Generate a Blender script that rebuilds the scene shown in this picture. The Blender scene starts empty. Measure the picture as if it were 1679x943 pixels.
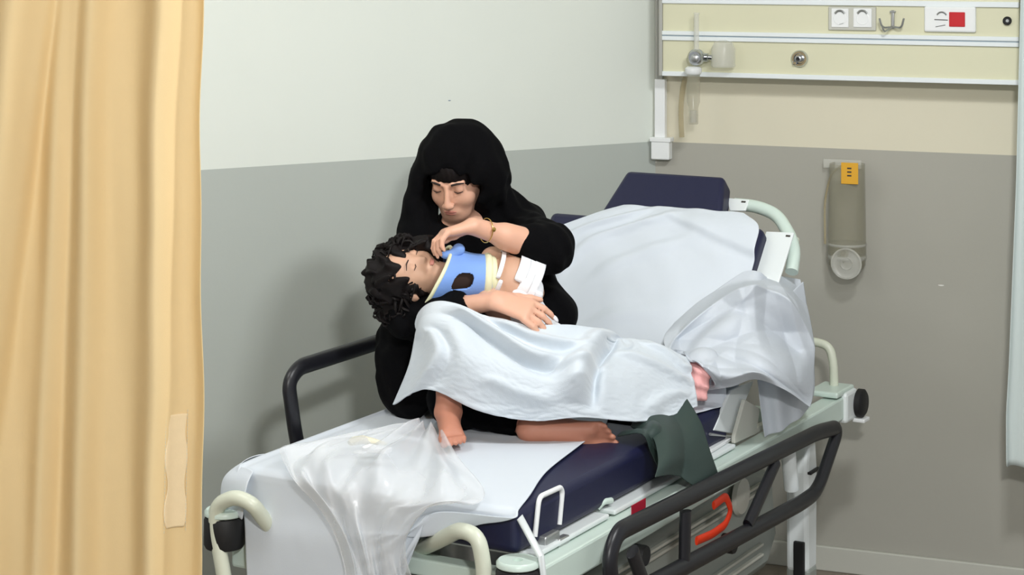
import bpy, bmesh, math, random
import numpy as np
from mathutils import Vector, Matrix
random.seed(4); rng = np.random.default_rng(7)
scene = bpy.context.scene
COL = scene.collection

# ------------------------------------------------------------------ camera, world, light, exposure
CAMZ, FPX, CX, HY = 2.1, 3300.0, 839.5, -100.0
cam_d = bpy.data.cameras.new('camera'); cam = bpy.data.objects.new('camera', cam_d); COL.objects.link(cam)
cam.location = (0, 0, CAMZ); cam.rotation_euler = (math.radians(90), 0, 0)
cam_d.sensor_width = 36; cam_d.lens = FPX / 1679 * 36; cam_d.shift_y = (HY - 471.5) / 1679
cam_d.clip_start = .05; cam_d.clip_end = 50
scene.camera = cam
world = bpy.data.worlds.new('world'); scene.world = world; world.use_nodes = True
world.node_tree.nodes['Background'].inputs[0].default_value = (.95, .98, 1, 1)
world.node_tree.nodes['Background'].inputs[1].default_value = .50
scene.view_settings.view_transform = 'Standard'; scene.view_settings.look = 'None'
scene.view_settings.exposure = 0.0; scene.view_settings.gamma = 1.0
scene.view_settings.use_curve_mapping = False
def area(name, loc, target, sx, sy, power, color):
    l = bpy.data.lights.new(name, 'AREA'); l.shape = 'RECTANGLE'; l.size = sx; l.size_y = sy
    l.energy = power; l.color = color
    o = bpy.data.objects.new(name, l); COL.objects.link(o); o.location = loc
    o.rotation_euler = (Vector(target) - Vector(loc)).to_track_quat('-Z', 'Y').to_euler()
    return o
area('lamp_or_fill_light', (.45, .5, 2.9), (.1, 5.8, 1.0), .26, .20, 125, (1, .995, .975))  # front fill, added so the left rail throws its wall shadow
area('lamp_or_fill_light', (1.0, 4.0, 2.9), (.25, 5.7, .8), .34, .28, 46, (.97, .99, 1))
area('lamp_or_fill_light', (-1.2, 4.4, 2.9), (-.6, 5.0, 0), 1.1, .5, 16, (.95, .98, 1))

# ------------------------------------------------------------------ coordinate helpers (metres; camera stands at x=0,y=0)
def at(px, py, Y): return np.array([(px - CX) / FPX * Y, Y, CAMZ - (py - HY) / FPX * Y])
BC = np.array([-.316, 4.77]); BU = np.array([.492, .8706]); BV = np.array([-.8706, .492])
def B(s, l, z):                       # stretcher frame: s along to the head, l to the wall side, z up
    p = BC + BU * s + BV * l
    return np.array([p[0], p[1], z])
def ray_plane(px, py, P, n):
    d = np.array([(px - CX) / FPX, 1.0, -(py - HY) / FPX]); o = np.array([0, 0, CAMZ]); n = np.asarray(n)
    return o + d * (np.dot(np.asarray(P) - o, n) / np.dot(d, n))
VN = np.array([BV[0], BV[1], 0.0]); UN = np.array([BU[0], BU[1], 0.0]); ZN = np.array([0, 0, 1.0])
def on_l(px, py, l): return ray_plane(px, py, B(0, l, 0), VN)
def on_z(px, py, z): return ray_plane(px, py, (0, 0, z), ZN)
CORNER = np.array([.493, 6.92, 0.0])
WE = np.array([1, -.4, 0]) / math.hypot(1, .4); WN = np.array([-.4, -1, 0]) / math.hypot(1, .4)
LE = np.array([-1, -.6, 0]) / math.hypot(1, .6); LN = np.array([.6, -1, 0]) / math.hypot(1, .6)
def on_wall(px, py, off=0): return ray_plane(px, py, CORNER + WN * off, WN)
def on_left(px, py, off=0): return ray_plane(px, py, CORNER + LN * off, LN)

# ------------------------------------------------------------------ materials
def lin(c):
    return tuple(((v / 255) / 12.92 if v / 255 <= .04045 else ((v / 255 + .055) / 1.055) ** 2.4) for v in c)
def mat(name, rgb, rough=.5, spec=.5, metal=0, alpha=1, noise=0, nscale=40, bump=0, bscale=200, sheen=0, trans=0, coat=0, sss=0):
    m = bpy.data.materials.new(name); m.use_nodes = True
    nt = m.node_tree; b = nt.nodes['Principled BSDF']; c = lin(rgb)
    b.inputs['Roughness'].default_value = rough; b.inputs['Metallic'].default_value = metal
    b.inputs['Alpha'].default_value = alpha; b.inputs['Specular IOR Level'].default_value = spec
    b.inputs['Sheen Weight'].default_value = sheen
    b.inputs['Coat Weight'].default_value = coat
    if sss:
        b.inputs['Subsurface Weight'].default_value = sss; b.inputs['Subsurface Radius'].default_value = (.6, .25, .12)
        b.inputs['Subsurface Scale'].default_value = .01
    tc = nt.nodes.new('ShaderNodeTexCoord')
    if noise:
        n = nt.nodes.new('ShaderNodeTexNoise'); n.inputs['Scale'].default_value = nscale; n.inputs['Detail'].default_value = 4
        r = nt.nodes.new('ShaderNodeMix'); r.data_type = 'RGBA'
        r.inputs['A'].default_value = tuple(max(0, v * (1 - noise)) for v in c) + (1,)
        r.inputs['B'].default_value = tuple(min(1, v * (1 + noise)) for v in c) + (1,)
        nt.links.new(tc.outputs['Object'], n.inputs['Vector']); nt.links.new(n.outputs['Fac'], r.inputs['Factor'])
        nt.links.new(r.outputs['Result'], b.inputs['Base Color'])
    else:
        b.inputs['Base Color'].default_value = c + (1,)
    if bump:
        n2 = nt.nodes.new('ShaderNodeTexNoise'); n2.inputs['Scale'].default_value = bscale; n2.inputs['Detail'].default_value = 3
        bp = nt.nodes.new('ShaderNodeBump'); bp.inputs['Strength'].default_value = bump; bp.inputs['Distance'].default_value = .002
        nt.links.new(tc.outputs['Object'], n2.inputs['Vector']); nt.links.new(n2.outputs['Fac'], bp.inputs['Height'])
        nt.links.new(bp.outputs['Normal'], b.inputs['Normal'])
    if trans:
        t = nt.nodes.new('ShaderNodeBsdfTranslucent'); t.inputs['Color'].default_value = c + (1,)
        mx = nt.nodes.new('ShaderNodeMixShader'); mx.inputs[0].default_value = trans
        out = nt.nodes['Material Output']
        nt.links.new(b.outputs[0], mx.inputs[1]); nt.links.new(t.outputs[0], mx.inputs[2]); nt.links.new(mx.outputs[0], out.inputs[0])
    return m
M = dict(
    wall_white=mat('painted_wall_white', (226, 231, 223), .75, noise=.02, nscale=3, bump=.1, bscale=60),
    wall_warm_lit=mat('painted_wall_warm_lit', (222, 216, 194), .75, noise=.03, nscale=3, bump=.1, bscale=60),  # warm light on the back wall is put into this colour
    wall_grey=mat('painted_wall_grey', (182, 188, 182), .7, noise=.03, nscale=2.5, bump=.12, bscale=60),
    wall_grey_warm_lit=mat('painted_wall_grey_warm_lit', (172, 170, 160), .7, noise=.04, nscale=2.5, bump=.12, bscale=60),  # lower back wall, the warmer light mixed into its grey
    floor=mat('vinyl_floor', (128, 118, 106), .5, noise=.06, nscale=9),
    skirting=mat('skirting_paint', (196, 196, 186), .5),
    ceiling=mat('ceiling_paint', (225, 225, 220), .8),
    sheet=mat('white_cotton_sheet', (212, 219, 227), .85, noise=.015, nscale=12, bump=.12, bscale=500, sheen=.1),
    blanket=mat('white_flannel_blanket', (206, 214, 221), .95, noise=.02, nscale=20, bump=.3, bscale=350, sheen=.3),
    paper=mat('white_nonwoven_sheet', (220, 226, 233), .6, bump=.2, bscale=90, trans=.25),
    film=mat('translucent_plastic_film', (246, 248, 250), .25, alpha=.30, bump=.3, bscale=30),
    navy=mat('navy_vinyl', (22, 25, 58), .5, noise=.05, bump=.1, bscale=300),
    cream=mat('cream_laminate', (217, 215, 186), .45, noise=.02, nscale=5),
    alu=mat('white_aluminium_trim', (232, 238, 240), .35),
    groove=mat('grey_groove', (150, 165, 175), .5),
    white_plastic=mat('white_plastic', (238, 240, 240), .35),
    enamel=mat('pale_green_white_enamel', (206, 222, 213), .32, noise=.02, nscale=14),
    enamel_w=mat('white_enamel', (228, 234, 234), .35, noise=.02, nscale=12),
    bone=mat('bone_tube_paint', (214, 218, 200), .35),
    blackp=mat('black_plastic', (26, 26, 31), .38),
    rubber=mat('dark_rubber', (18, 18, 20), .6),
    chrome=mat('chrome', (200, 203, 206), .15, metal=1),
    steel=mat('brushed_steel', (178, 180, 180), .35, metal=.8),
    grey_plastic=mat('grey_plastic_cover', (150, 156, 150), .5),
    red=mat('red_plastic', (196, 16, 30), .4),
    redlab=mat('dark_red_label', (168, 20, 48), .5),
    orange=mat('orange_red_strap', (232, 60, 22), .5),
    clear=mat('clear_plastic', (176, 172, 152), .12, alpha=.30),
    clear2=mat('clear_plastic_frosted', (222, 222, 214), .25, alpha=.36),
    amber_cord_shadow=mat('amber_plastic_and_shadow', (196, 178, 130), .3, alpha=.35),
    label_yellow=mat('yellow_label', (222, 166, 44), .6),
    ink=mat('dark_ink', (60, 56, 50), .7),
    black_cloth=mat('black_jersey', (5, 5, 7), .95, spec=.12, noise=.1, bump=.2, bscale=300),
    hair=mat('dark_brown_hair', (16, 11, 11), .6, spec=.2, noise=.25, nscale=60),
    skin=mat('light_skin', (222, 172, 146), .5, noise=.04, nscale=18, bump=.08, bscale=250, sss=.12),
    skin_c=mat('child_skin', (206, 164, 138), .5, noise=.05, nscale=20, sss=.12),
    sole=mat('foot_skin', (190, 128, 104), .55, noise=.06, nscale=25, sss=.1),
    lip=mat('lip', (186, 122, 108), .45), brow=mat('brow_hair', (40, 28, 24), .8),
    nail=mat('white_nail_varnish', (240, 238, 242), .25),
    gold=mat('gold', (226, 190, 110), .25, metal=1),
    collar=mat('blue_collar_foam', (128, 168, 236), .75, noise=.03, nscale=18, bump=.2, bscale=150),
    pad=mat('cream_pad', (238, 238, 200), .85, bump=.2, bscale=150),
    hole=mat('dark_opening_shade', (50, 32, 22), .8),
    gauze=mat('white_gauze', (240, 242, 246), .9, bump=.5, bscale=300),
    pink=mat('pink_knit', (240, 178, 176), .9, noise=.05, nscale=60, bump=.5, bscale=250),
    green=mat('dark_green_cloth', (44, 60, 56), .6, noise=.06, nscale=12),
    curtain=mat('tan_curtain_fabric', (246, 220, 168), .75, noise=.02, nscale=30, bump=.15, bscale=700, trans=.15),
    curtain_patch=mat('tan_patch_fabric', (246, 222, 180), .8, noise=.04, nscale=60, bump=.3, bscale=400),
    curtain_w=mat('white_curtain_fabric', (222, 232, 230), .8, trans=.2),
    beige=mat('beige_card', (226, 220, 198), .7),
    plaster=mat('bare_plaster', (235, 235, 230), .9),
    trunk=mat('grey_trunking', (172, 172, 166), .5),
    lampglow=None)
m = bpy.data.materials.new('lamp_diffuser'); m.use_nodes = True
m.node_tree.nodes['Principled BSDF'].inputs['Emission Color'].default_value = (1, 1, 1, 1)
m.node_tree.nodes['Principled BSDF'].inputs['Emission Strength'].default_value = 3
M['lampglow'] = m

# ------------------------------------------------------------------ object helpers
def base_loc(o): return np.array(o.matrix_world_loc) if False else np.array(o['_loc'])
def link(o, parent=None, loc=None):
    COL.objects.link(o)
    if parent is not None:
        o.parent = parent; w = np.array(LOCS[parent.name])
        o.location = (0, 0, 0); LOCS[o.name] = tuple(w)
    else:
        o.location = loc if loc is not None else (0, 0, 0); LOCS[o.name] = tuple(o.location)
    return o
LOCS = {}
def thing(name, label, cat, loc, group=None):
    o = bpy.data.objects.new(name, None); o.empty_display_size = .05
    link(o, None, tuple(map(float, loc))); o['label'] = label; o['category'] = cat
    if group: o['group'] = group
    return o
def tag(o, label, cat, group=None):
    o['label'] = label; o['category'] = cat
    if group: o['group'] = group
    return o
def put(name, V, F, m, parent=None, loc=None, smooth=True, label=None):
    V = np.asarray(V, dtype=float).reshape(-1, 3)
    if parent is not None: w = np.array(LOCS[parent.name])
    else:
        w = np.array([(V[:, 0].min() + V[:, 0].max()) / 2, (V[:, 1].min() + V[:, 1].max()) / 2, V[:, 2].min()]) if loc is None else np.array(loc)
    me = bpy.data.meshes.new(name)
    me.from_pydata((V - w).tolist(), [], F if isinstance(F, list) else F.tolist()); me.update()
    me.materials.append(m)
    if smooth: me.polygons.foreach_set('use_smooth', [True] * len(me.polygons))
    o = bpy.data.objects.new(name, me); link(o, parent, tuple(w))
    if label: o['label'] = label
    return o
def struct(name, V, F, m, parent=None, smooth=False):
    o = put(name, V, F, m, parent, smooth=smooth)
    if parent is None: o['kind'] = 'structure'
    return o
def mod_bevel(o, w=.004, seg=2, ang=35):
    b = o.modifiers.new('bevel', 'BEVEL'); b.width = w; b.segments = seg; b.limit_method = 'ANGLE'; b.angle_limit = math.radians(ang)
    return o
def mod_sub(o, lv=1):
    s = o.modifiers.new('subsurf', 'SUBSURF'); s.levels = lv; s.render_levels = lv; return o
def mod_solid(o, t=.002, off=0):
    s = o.modifiers.new('solidify', 'SOLIDIFY'); s.thickness = t; s.offset = off; return o
class MB:
    def __init__(s): s.v = []; s.f = []
    def add(s, V, F):
        k = len(s.v); s.v += [tuple(map(float, p)) for p in V]; s.f += [tuple(k + i for i in f) for f in F]; return s
    def box(s, c, ax, size):          # ax: three axis vectors
        c = np.asarray(c, float); a, b, d = [np.asarray(q, float) * h / 2 for q, h in zip(ax, size)]
        V = [c + i * a + j * b + k * d for i in (-1, 1) for j in (-1, 1) for k in (-1, 1)]
        F = [(0, 1, 3, 2), (4, 6, 7, 5), (0, 4, 5, 1), (2, 3, 7, 6), (0, 2, 6, 4), (1, 5, 7, 3)]
        if np.dot(np.cross(a, b), d) < 0: F = [f[::-1] for f in F]
        return s.add(V, F)
    def prism(s, pts, d):             # polygon pts extruded by vector d
        pts = [np.asarray(p, float) for p in pts]; n = len(pts); d = np.asarray(d, float)
        V = pts + [p + d for p in pts]
        F = [tuple(range(n))[::-1], tuple(range(n, 2 * n))] + [(i, (i + 1) % n, n + (i + 1) % n, n + i) for i in range(n)]
        return s.add(V, F)
    def tube(s, path, r, n=12, closed=False, cap=True, flat=None):
        P = [np.asarray(p, float) for p in path]; m = len(P); R = r if hasattr(r, '__len__') else [r] * m
        T = []
        for i in range(m):
            a = P[(i - 1) % m] if (closed or i > 0) else P[i]; b = P[(i + 1) % m] if (closed or i < m - 1) else P[i]
            t = b - a; T.append(t / (np.linalg.norm(t) + 1e-12))
        up = np.array([0, 0, 1.0])
        if abs(T[0] @ up) > .9: up = np.array([1.0, 0, 0])
        N = np.cross(T[0], up); N /= np.linalg.norm(N); V = []
        for i in range(m):
            N = N - T[i] * (N @ T[i]); N /= np.linalg.norm(N) + 1e-12; Bn = np.cross(T[i], N)
            for k in range(n):
                a = 2 * math.pi * k / n
                o = (N * math.cos(a) + Bn * math.sin(a)) * R[i]
                if flat is not None:
                    fn, fs = flat; o = o - fn * (o @ fn) * (1 - fs)
                V.append(P[i] + o)
        F = []
        for i in range(m if closed else m - 1):
            j = (i + 1) % m
            for k in range(n):
                F.append((i * n + k, i * n + (k + 1) % n, j * n + (k + 1) % n, j * n + k))
        if cap and not closed:
            F.append(tuple(range(n))[::-1]); F.append(tuple((m - 1) * n + k for k in range(n)))
        return s.add(V, F)
    def lathe(s, c, axis, prof, n=28):   # prof: list of (radius, height) along axis
        axis = np.asarray(axis, float); axis = axis / np.linalg.norm(axis); c = np.asarray(c, float)
        up = np.array([0, 0, 1.0]) if abs(axis[2]) < .9 else np.array([1.0, 0, 0])
        a = np.cross(axis, up); a /= np.linalg.norm(a); b = np.cross(axis, a)
        V = []
        for r, h in prof:
            for k in range(n):
                t = 2 * math.pi * k / n; V.append(c + axis * h + (a * math.cos(t) + b * math.sin(t)) * r)
        F = []
        for i in range(len(prof) - 1):
            for k in range(n): F.append((i * n + k, (i + 1) * n + k, (i + 1) * n + (k + 1) % n, i * n + (k + 1) % n))
        if prof[0][0] > 1e-5: F.append(tuple(range(n)))
        if prof[-1][0] > 1e-5: F.append(tuple((len(prof) - 1) * n + k for k in range(n))[::-1])
        return s.add(V, F)
    def build(s, name, m, parent=None, bevel=0, smooth=True, label=None, seg=2):
        o = put(name, s.v, s.f, m, parent, smooth=smooth, label=label)
        if bevel: mod_bevel(o, bevel, seg)
        if smooth:
            for e in (): pass
            bm = bmesh.new(); bm.from_mesh(o.data); bmesh.ops.recalc_face_normals(bm, faces=bm.faces)
            for e in bm.edges:
                if len(e.link_faces) == 2 and e.calc_face_angle(0) > math.radians(45): e.smooth = False
            bm.to_mesh(o.data); bm.free()
        return o
def rounded(pts, r=.03, n=5, closed=False):
    P = [np.asarray(p, float) for p in pts]; out = []; m = len(P)
    for i in range(m):
        if not closed and (i == 0 or i == m - 1): out.append(P[i]); continue
        a, b, c = P[i - 1], P[i], P[(i + 1) % m]
        la, lc = np.linalg.norm(a - b), np.linalg.norm(c - b); q = min(r, la * .48, lc * .48)
        p0 = b + (a - b) / la * q; p1 = b + (c - b) / lc * q
        for k in range(n + 1):
            t = k / n; out.append((1 - t) ** 2 * p0 + 2 * t * (1 - t) * b + t * t * p1)
    return out
def catmull(ctrl, n):
    C = np.asarray(ctrl, float); m = len(C); t = np.linspace(0, m - 1, n); i = np.clip(t.astype(int), 0, m - 2); f = t - i
    g = lambda k: C[np.clip(k, 0, m - 1)]
    p0 = np.where((i == 0).reshape(-1, *[1] * (C.ndim - 1)), 2 * g(i) - g(i + 1), g(i - 1))
    p3 = np.where((i == m - 2).reshape(-1, *[1] * (C.ndim - 1)), 2 * g(i + 1) - g(i), g(i + 2))
    p1, p2 = g(i), g(i + 1); f = f.reshape(-1, *[1] * (C.ndim - 1))
    return .5 * (2 * p1 + (p2 - p0) * f + (2 * p0 - 5 * p1 + 4 * p2 - p3) * f ** 2 + (3 * p1 - p0 - 3 * p2 + p3) * f ** 3)
def surf(ctrl, nv, nu):
    A = catmull(np.asarray(ctrl, float), nv); return np.swapaxes(catmull(np.swapaxes(A, 0, 1), nu), 0, 1)
def grid_faces(nv, nu, flip=False):
    i, j = np.meshgrid(np.arange(nv - 1), np.arange(nu - 1), indexing='ij'); a = (i * nu + j).ravel()
    F = np.stack([a, a + 1, a + nu + 1, a + nu], 1)
    return (F[:, ::-1] if flip else F).tolist()

# ------------------------------------------------------------------ signed distance fields -> smooth organic meshes
class Field:
    def __init__(s, lo, hi, h):
        s.lo = np.array(lo, float); s.h = h; s.n = np.ceil((np.array(hi) - s.lo) / h).astype(int) + 1
        s.D = np.full(s.n, 1.0, np.float32)
    def _reg(s, lo, hi):
        a = np.clip(np.floor((lo - s.lo) / s.h).astype(int), 0, s.n); b = np.clip(np.ceil((hi - s.lo) / s.h).astype(int) + 1, 0, s.n)
        if np.any(b <= a): return None
        sl = tuple(slice(p, q) for p, q in zip(a, b))
        g = np.ogrid[sl]; X = [(g[i] * s.h + s.lo[i]).astype(np.float32) for i in range(3)]
        return sl, X
    def _mix(s, sl, d, k, op):
        A = s.D[sl]
        if op == 'add':
            if k > 0:
                h = np.maximum(k - np.abs(A - d), 0) / k; s.D[sl] = np.minimum(A, d) - h * h * k * .25
            else: s.D[sl] = np.minimum(A, d)
        else:
            d = -d
            if k > 0:
                h = np.maximum(k - np.abs(A - d), 0) / k; s.D[sl] = np.maximum(A, d) + h * h * k * .25
            else: s.D[sl] = np.maximum(A, d)
    def cap(s, a, b, ra, rb=None, k=.015, op='add'):
        rb = ra if rb is None else rb; a = np.asarray(a, float); b = np.asarray(b, float); R = max(ra, rb) + k + 3 * s.h
        q = s._reg(np.minimum(a, b) - R, np.maximum(a, b) + R)
        if q is None: return s
        sl, X = q; ab = b - a; L = float(ab @ ab) + 1e-9
        t = np.clip(((X[0] - a[0]) * ab[0] + (X[1] - a[1]) * ab[1] + (X[2] - a[2]) * ab[2]) / L, 0, 1)
        d = np.sqrt((X[0] - a[0] - t * ab[0]) ** 2 + (X[1] - a[1] - t * ab[1]) ** 2 + (X[2] - a[2] - t * ab[2]) ** 2) - (ra + (rb - ra) * t)
        s._mix(sl, d.astype(np.float32), k, op); return s
    def chain(s, pts, rs, k=.015, op='add'):
        for i in range(len(pts) - 1): s.cap(pts[i], pts[i + 1], rs[i], rs[i + 1], k, op)
        return s
    def ell(s, c, r, R=None, k=.015, op='add'):
        c = np.asarray(c, float); r = np.asarray(r, float); R = np.eye(3) if R is None else np.asarray(R, float)
        e = np.sqrt(((R * r) ** 2).sum(1)) + k + 3 * s.h
        q = s._reg(c - e, c + e)
        if q is None: return s
        sl, X = q; P = [X[i] - c[i] for i in range(3)]
        L = [P[0] * R[0, i] + P[1] * R[1, i] + P[2] * R[2, i] for i in range(3)]
        k0 = np.sqrt(sum((L[i] / r[i]) ** 2 for i in range(3))); k1 = np.sqrt(sum((L[i] / r[i] ** 2) ** 2 for i in range(3))) + 1e-6
        s._mix(sl, (k0 * (k0 - 1) / k1).astype(np.float32), k, op); return s
    def box(s, c, half, R=None, rad=.0, k=0, op='add'):
        c = np.asarray(c, float); h = np.asarray(half, float) - rad; R = np.eye(3) if R is None else np.asarray(R, float)
        e = (np.abs(R) * half).sum(1) + k + .07
        q = s._reg(c - e, c + e)
        if q is None: return s
        sl, X = q; P = [X[i] - c[i] for i in range(3)]
        L = [np.abs(P[0] * R[0, i] + P[1] * R[1, i] + P[2] * R[2, i]) - h[i] for i in range(3)]
        d = np.sqrt(sum(np.maximum(x, 0) ** 2 for x in L)) + np.minimum(np.maximum(np.maximum(L[0], L[1]), L[2]), 0) - rad
        s._mix(sl, d.astype(np.float32), k, op); return s
    def warp(s, fn):                   # add fn(X,Y,Z) to the distances near the surface
        idx = np.nonzero(np.abs(s.D) < .03); P = [idx[i] * s.h + s.lo[i] for i in range(3)]
        s.D[idx] += fn(*P).astype(np.float32); return s
    def mesh(s):
        D = s.D; S = D < 0; n = s.n
        cnt = np.zeros(n - 1, np.int8)
        for dx in (0, 1):
            for dy in (0, 1):
                for dz in (0, 1): cnt += S[dx:n[0] - 1 + dx, dy:n[1] - 1 + dy, dz:n[2] - 1 + dz]
        c = np.argwhere((cnt > 0) & (cnt < 8)); idx = np.full(n - 1, -1, np.int32); idx[tuple(c.T)] = np.arange(len(c))
        P = np.zeros((len(c), 3)); W = np.zeros(len(c))
        for ax in range(3):
            o = [i for i in range(3) if i != ax]
            for p in (0, 1):
                for q in (0, 1):
                    a = c.copy(); a[:, o[0]] += p; a[:, o[1]] += q; b = a.copy(); b[:, ax] += 1
                    da = D[tuple(a.T)]; db = D[tuple(b.T)]; m = (da < 0) != (db < 0)
                    t = np.where(m, da / np.where(m, da - db, 1), 0); pos = a.astype(float); pos[:, ax] += t
                    P[m] += pos[m]; W[m] += 1
        V = P / W[:, None] * s.h + s.lo; F = []
        for ax in range(3):
            o = [(ax + 1) % 3, (ax + 2) % 3]; sl0 = [slice(None)] * 3; sl1 = [slice(None)] * 3
            sl0[ax] = slice(0, n[ax] - 1); sl1[ax] = slice(1, n[ax])
            ch = np.argwhere(S[tuple(sl0)] != S[tuple(sl1)])
            ch = ch[(ch[:, o[0]] > 0) & (ch[:, o[1]] > 0) & (ch[:, o[0]] < n[o[0]] - 1) & (ch[:, o[1]] < n[o[1]] - 1)]
            q = []
            for d0, d1 in ((0, 0), (-1, 0), (-1, -1), (0, -1)):
                e = ch.copy(); e[:, o[0]] += d0; e[:, o[1]] += d1; q.append(idx[tuple(e.T)])
            q = np.stack(q, 1); ins = S[tuple(ch.T)]
            q[~ins] = q[~ins][:, ::-1]; F.append(q[(q >= 0).all(1)])
        return V, np.concatenate(F)
    def prep(s):
        s.C = np.clip(s.D, -.08, .08); s.G = np.stack(np.gradient(s.C), -1); return s
    def sample(s, P):
        q = (P - s.lo) / s.h; i = np.floor(q).astype(int); ok = ((i >= 0) & (i < s.n - 1)).all(1); i = np.clip(i, 0, s.n - 2); f = np.clip(q - i, 0, 1)
        d = 0; g = 0
        for dx in (0, 1):
            for dy in (0, 1):
                for dz in (0, 1):
                    w = (f[:, 0] if dx else 1 - f[:, 0]) * (f[:, 1] if dy else 1 - f[:, 1]) * (f[:, 2] if dz else 1 - f[:, 2])
                    j = (i[:, 0] + dx, i[:, 1] + dy, i[:, 2] + dz); d = d + w * s.C[j]; g = g + w[:, None] * s.G[j]
        g = g / (np.linalg.norm(g, axis=1, keepdims=True) + 1e-9)
        return np.where(ok, d, 1.0), g
def organic(name, field, m, parent, it=3, label=None):
    V, F = field.mesh(); o = put(name, V, F, m, parent, label=label)
    s = o.modifiers.new('smooth', 'SMOOTH'); s.factor = .5; s.iterations = it
    return o

# ------------------------------------------------------------------ cloth relaxed over the bodies and the bed
def relax(X, slack, steps, pins, col, thick=.006, g=.0012, iters=14, damp=.96, noise=.003, fric=.6, stiff=.25):
    nv, nu = X.shape[:2]; X = X.copy(); R0 = X.copy()
    sx = slack if np.isscalar(slack) else slack[0]; sy = slack if np.isscalar(slack) else slack[1]
    cons = []
    def addc(di, dj, w, sc):
        a = R0[:nv - di, max(0, -dj):nu - max(0, dj)]; b = R0[di:, max(0, dj):nu + min(0, dj)]
        L = np.linalg.norm(a - b, axis=2) * sc
        for par in range(2):
            cons.append((di, dj, w, L, par))
    addc(0, 1, 1, sx); addc(1, 0, 1, sy); addc(1, 1, .5, (sx + sy) / 2); addc(1, -1, .5, (sx + sy) / 2)
    addc(0, 3, stiff, sx); addc(3, 0, stiff, sy)
    X += rng.normal(0, noise, X.shape) * (~pins)[..., None]
    W = (~pins).astype(float); Pv = X.copy()
    for st in range(steps):
        V = (X - Pv) * damp; Pv = X.copy(); X = X + V * W[..., None]; X[..., 2] -= g * W
        for it in range(iters):
            for di, dj, w, L, par in cons:
                if di == 0: sa = (slice(None), slice(par, nu - dj, 2)); sb = (slice(None), slice(par + dj, nu, 2)); Ls = L[:, par::2]
                else:
                    sa = (slice(par, nv - di, 2), slice(max(0, -dj), nu - max(0, dj))); sb = (slice(par + di, nv, 2), slice(max(0, dj), nu + min(0, dj))); Ls = L[par::2]
                if dj == 3 or di == 3:   # overlapping groups: averaged step
                    ww = w * .5
                else: ww = w
                a = X[sa]; b = X[sb]; wa = W[sa][..., None]; wb = W[sb][..., None]
                d = b - a; l = np.linalg.norm(d, axis=2, keepdims=True) + 1e-9
                c = d * ((l - Ls[..., None]) / l) * ww / np.maximum(wa + wb, 1e-9)
                X[sa] += c * wa; X[sb] -= c * wb
            if it % 5 == 4 and col is not None:
                P = X.reshape(-1, 3); dd, gg = col.sample(P); pen = np.maximum(thick - dd, 0) * (dd < .5) * W.ravel()
                P = P + gg * pen[:, None]; hit = (pen > 0).reshape(nv, nu); X = P.reshape(nv, nu, 3)
                Pv[hit] = Pv[hit] + (X[hit] - Pv[hit]) * fric
    if col is not None:
        for _ in range(3):
            P = X.reshape(-1, 3); dd, gg = col.sample(P); pen = np.maximum(thick - dd, 0) * (dd < .5); X = (P + gg * pen[:, None]).reshape(nv, nu, 3)
    return X
def cloth_obj(name, X, m, parent=None, thick=.002, flip=False, lv=1, label=None, loc=None):
    nv, nu = X.shape[:2]; o = put(name, X.reshape(-1, 3), grid_faces(nv, nu, flip), m, parent, loc=loc, label=label)
    mod_sub(o, lv); mod_solid(o, thick); return o

# ================================================================== ROOM
def quad(a, b, c, d): return [a, b, c, d], [(0, 1, 2, 3)]
H = 2.95; DZ = 1.404
def wallband(name, e, length, z0, z1, m, nrm, thick=.1):
    a = CORNER + ZN * z0; b = a + e * length
    mb = MB().prism([a, b, b + ZN * (z1 - z0), a + ZN * (z1 - z0)], -nrm * thick)
    return mb.build(name, m, None, smooth=False)
o = wallband('wall_left', LE, 4.2, DZ, H, M['wall_white'], LN); o['kind'] = 'structure'
o = wallband('wall_left', LE, 4.2, 0, DZ, M['wall_grey'], LN); o['kind'] = 'structure'; 
o = wallband('wall_back', WE, 2.6, DZ, H, M['wall_warm_lit'], WN); o['kind'] = 'structure'
o = wallband('wall_back', WE, 2.6, 0, DZ, M['wall_grey_warm_lit'], WN); o['kind'] = 'structure'
for nm, e, n_, L in (('baseboard_left', LE, LN, 4.2), ('baseboard_back', WE, WN, 2.6)):
    a = CORNER + n_ * .001; mb = MB().prism([a, a + e * L, a + e * L + ZN * .082, a + ZN * .082], n_ * .014)
    o = mb.build(nm, M['skirting'], None, bevel=.004, smooth=False); o['kind'] = 'structure'
struct('floor', [(-4, 0, 0), (4, 0, 0), (4, 8, 0), (-4, 8, 0), (-4, 0, -.05), (4, 0, -.05), (4, 8, -.05), (-4, 8, -.05)],
       [(0, 1, 2, 3), (7, 6, 5, 4), (0, 4, 5, 1), (1, 5, 6, 2), (2, 6, 7, 3), (3, 7, 4, 0)], M['floor'])
struct('ceiling', [(-4, 0, H), (4, 0, H), (4, 8, H), (-4, 8, H), (-4, 0, H + .05), (4, 0, H + .05), (4, 8, H + .05), (-4, 8, H + .05)],
       [(3, 2, 1, 0), (4, 5, 6, 7), (0, 1, 5, 4), (1, 2, 6, 5), (2, 3, 7, 6), (3, 0, 4, 7)], M['ceiling'])

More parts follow.
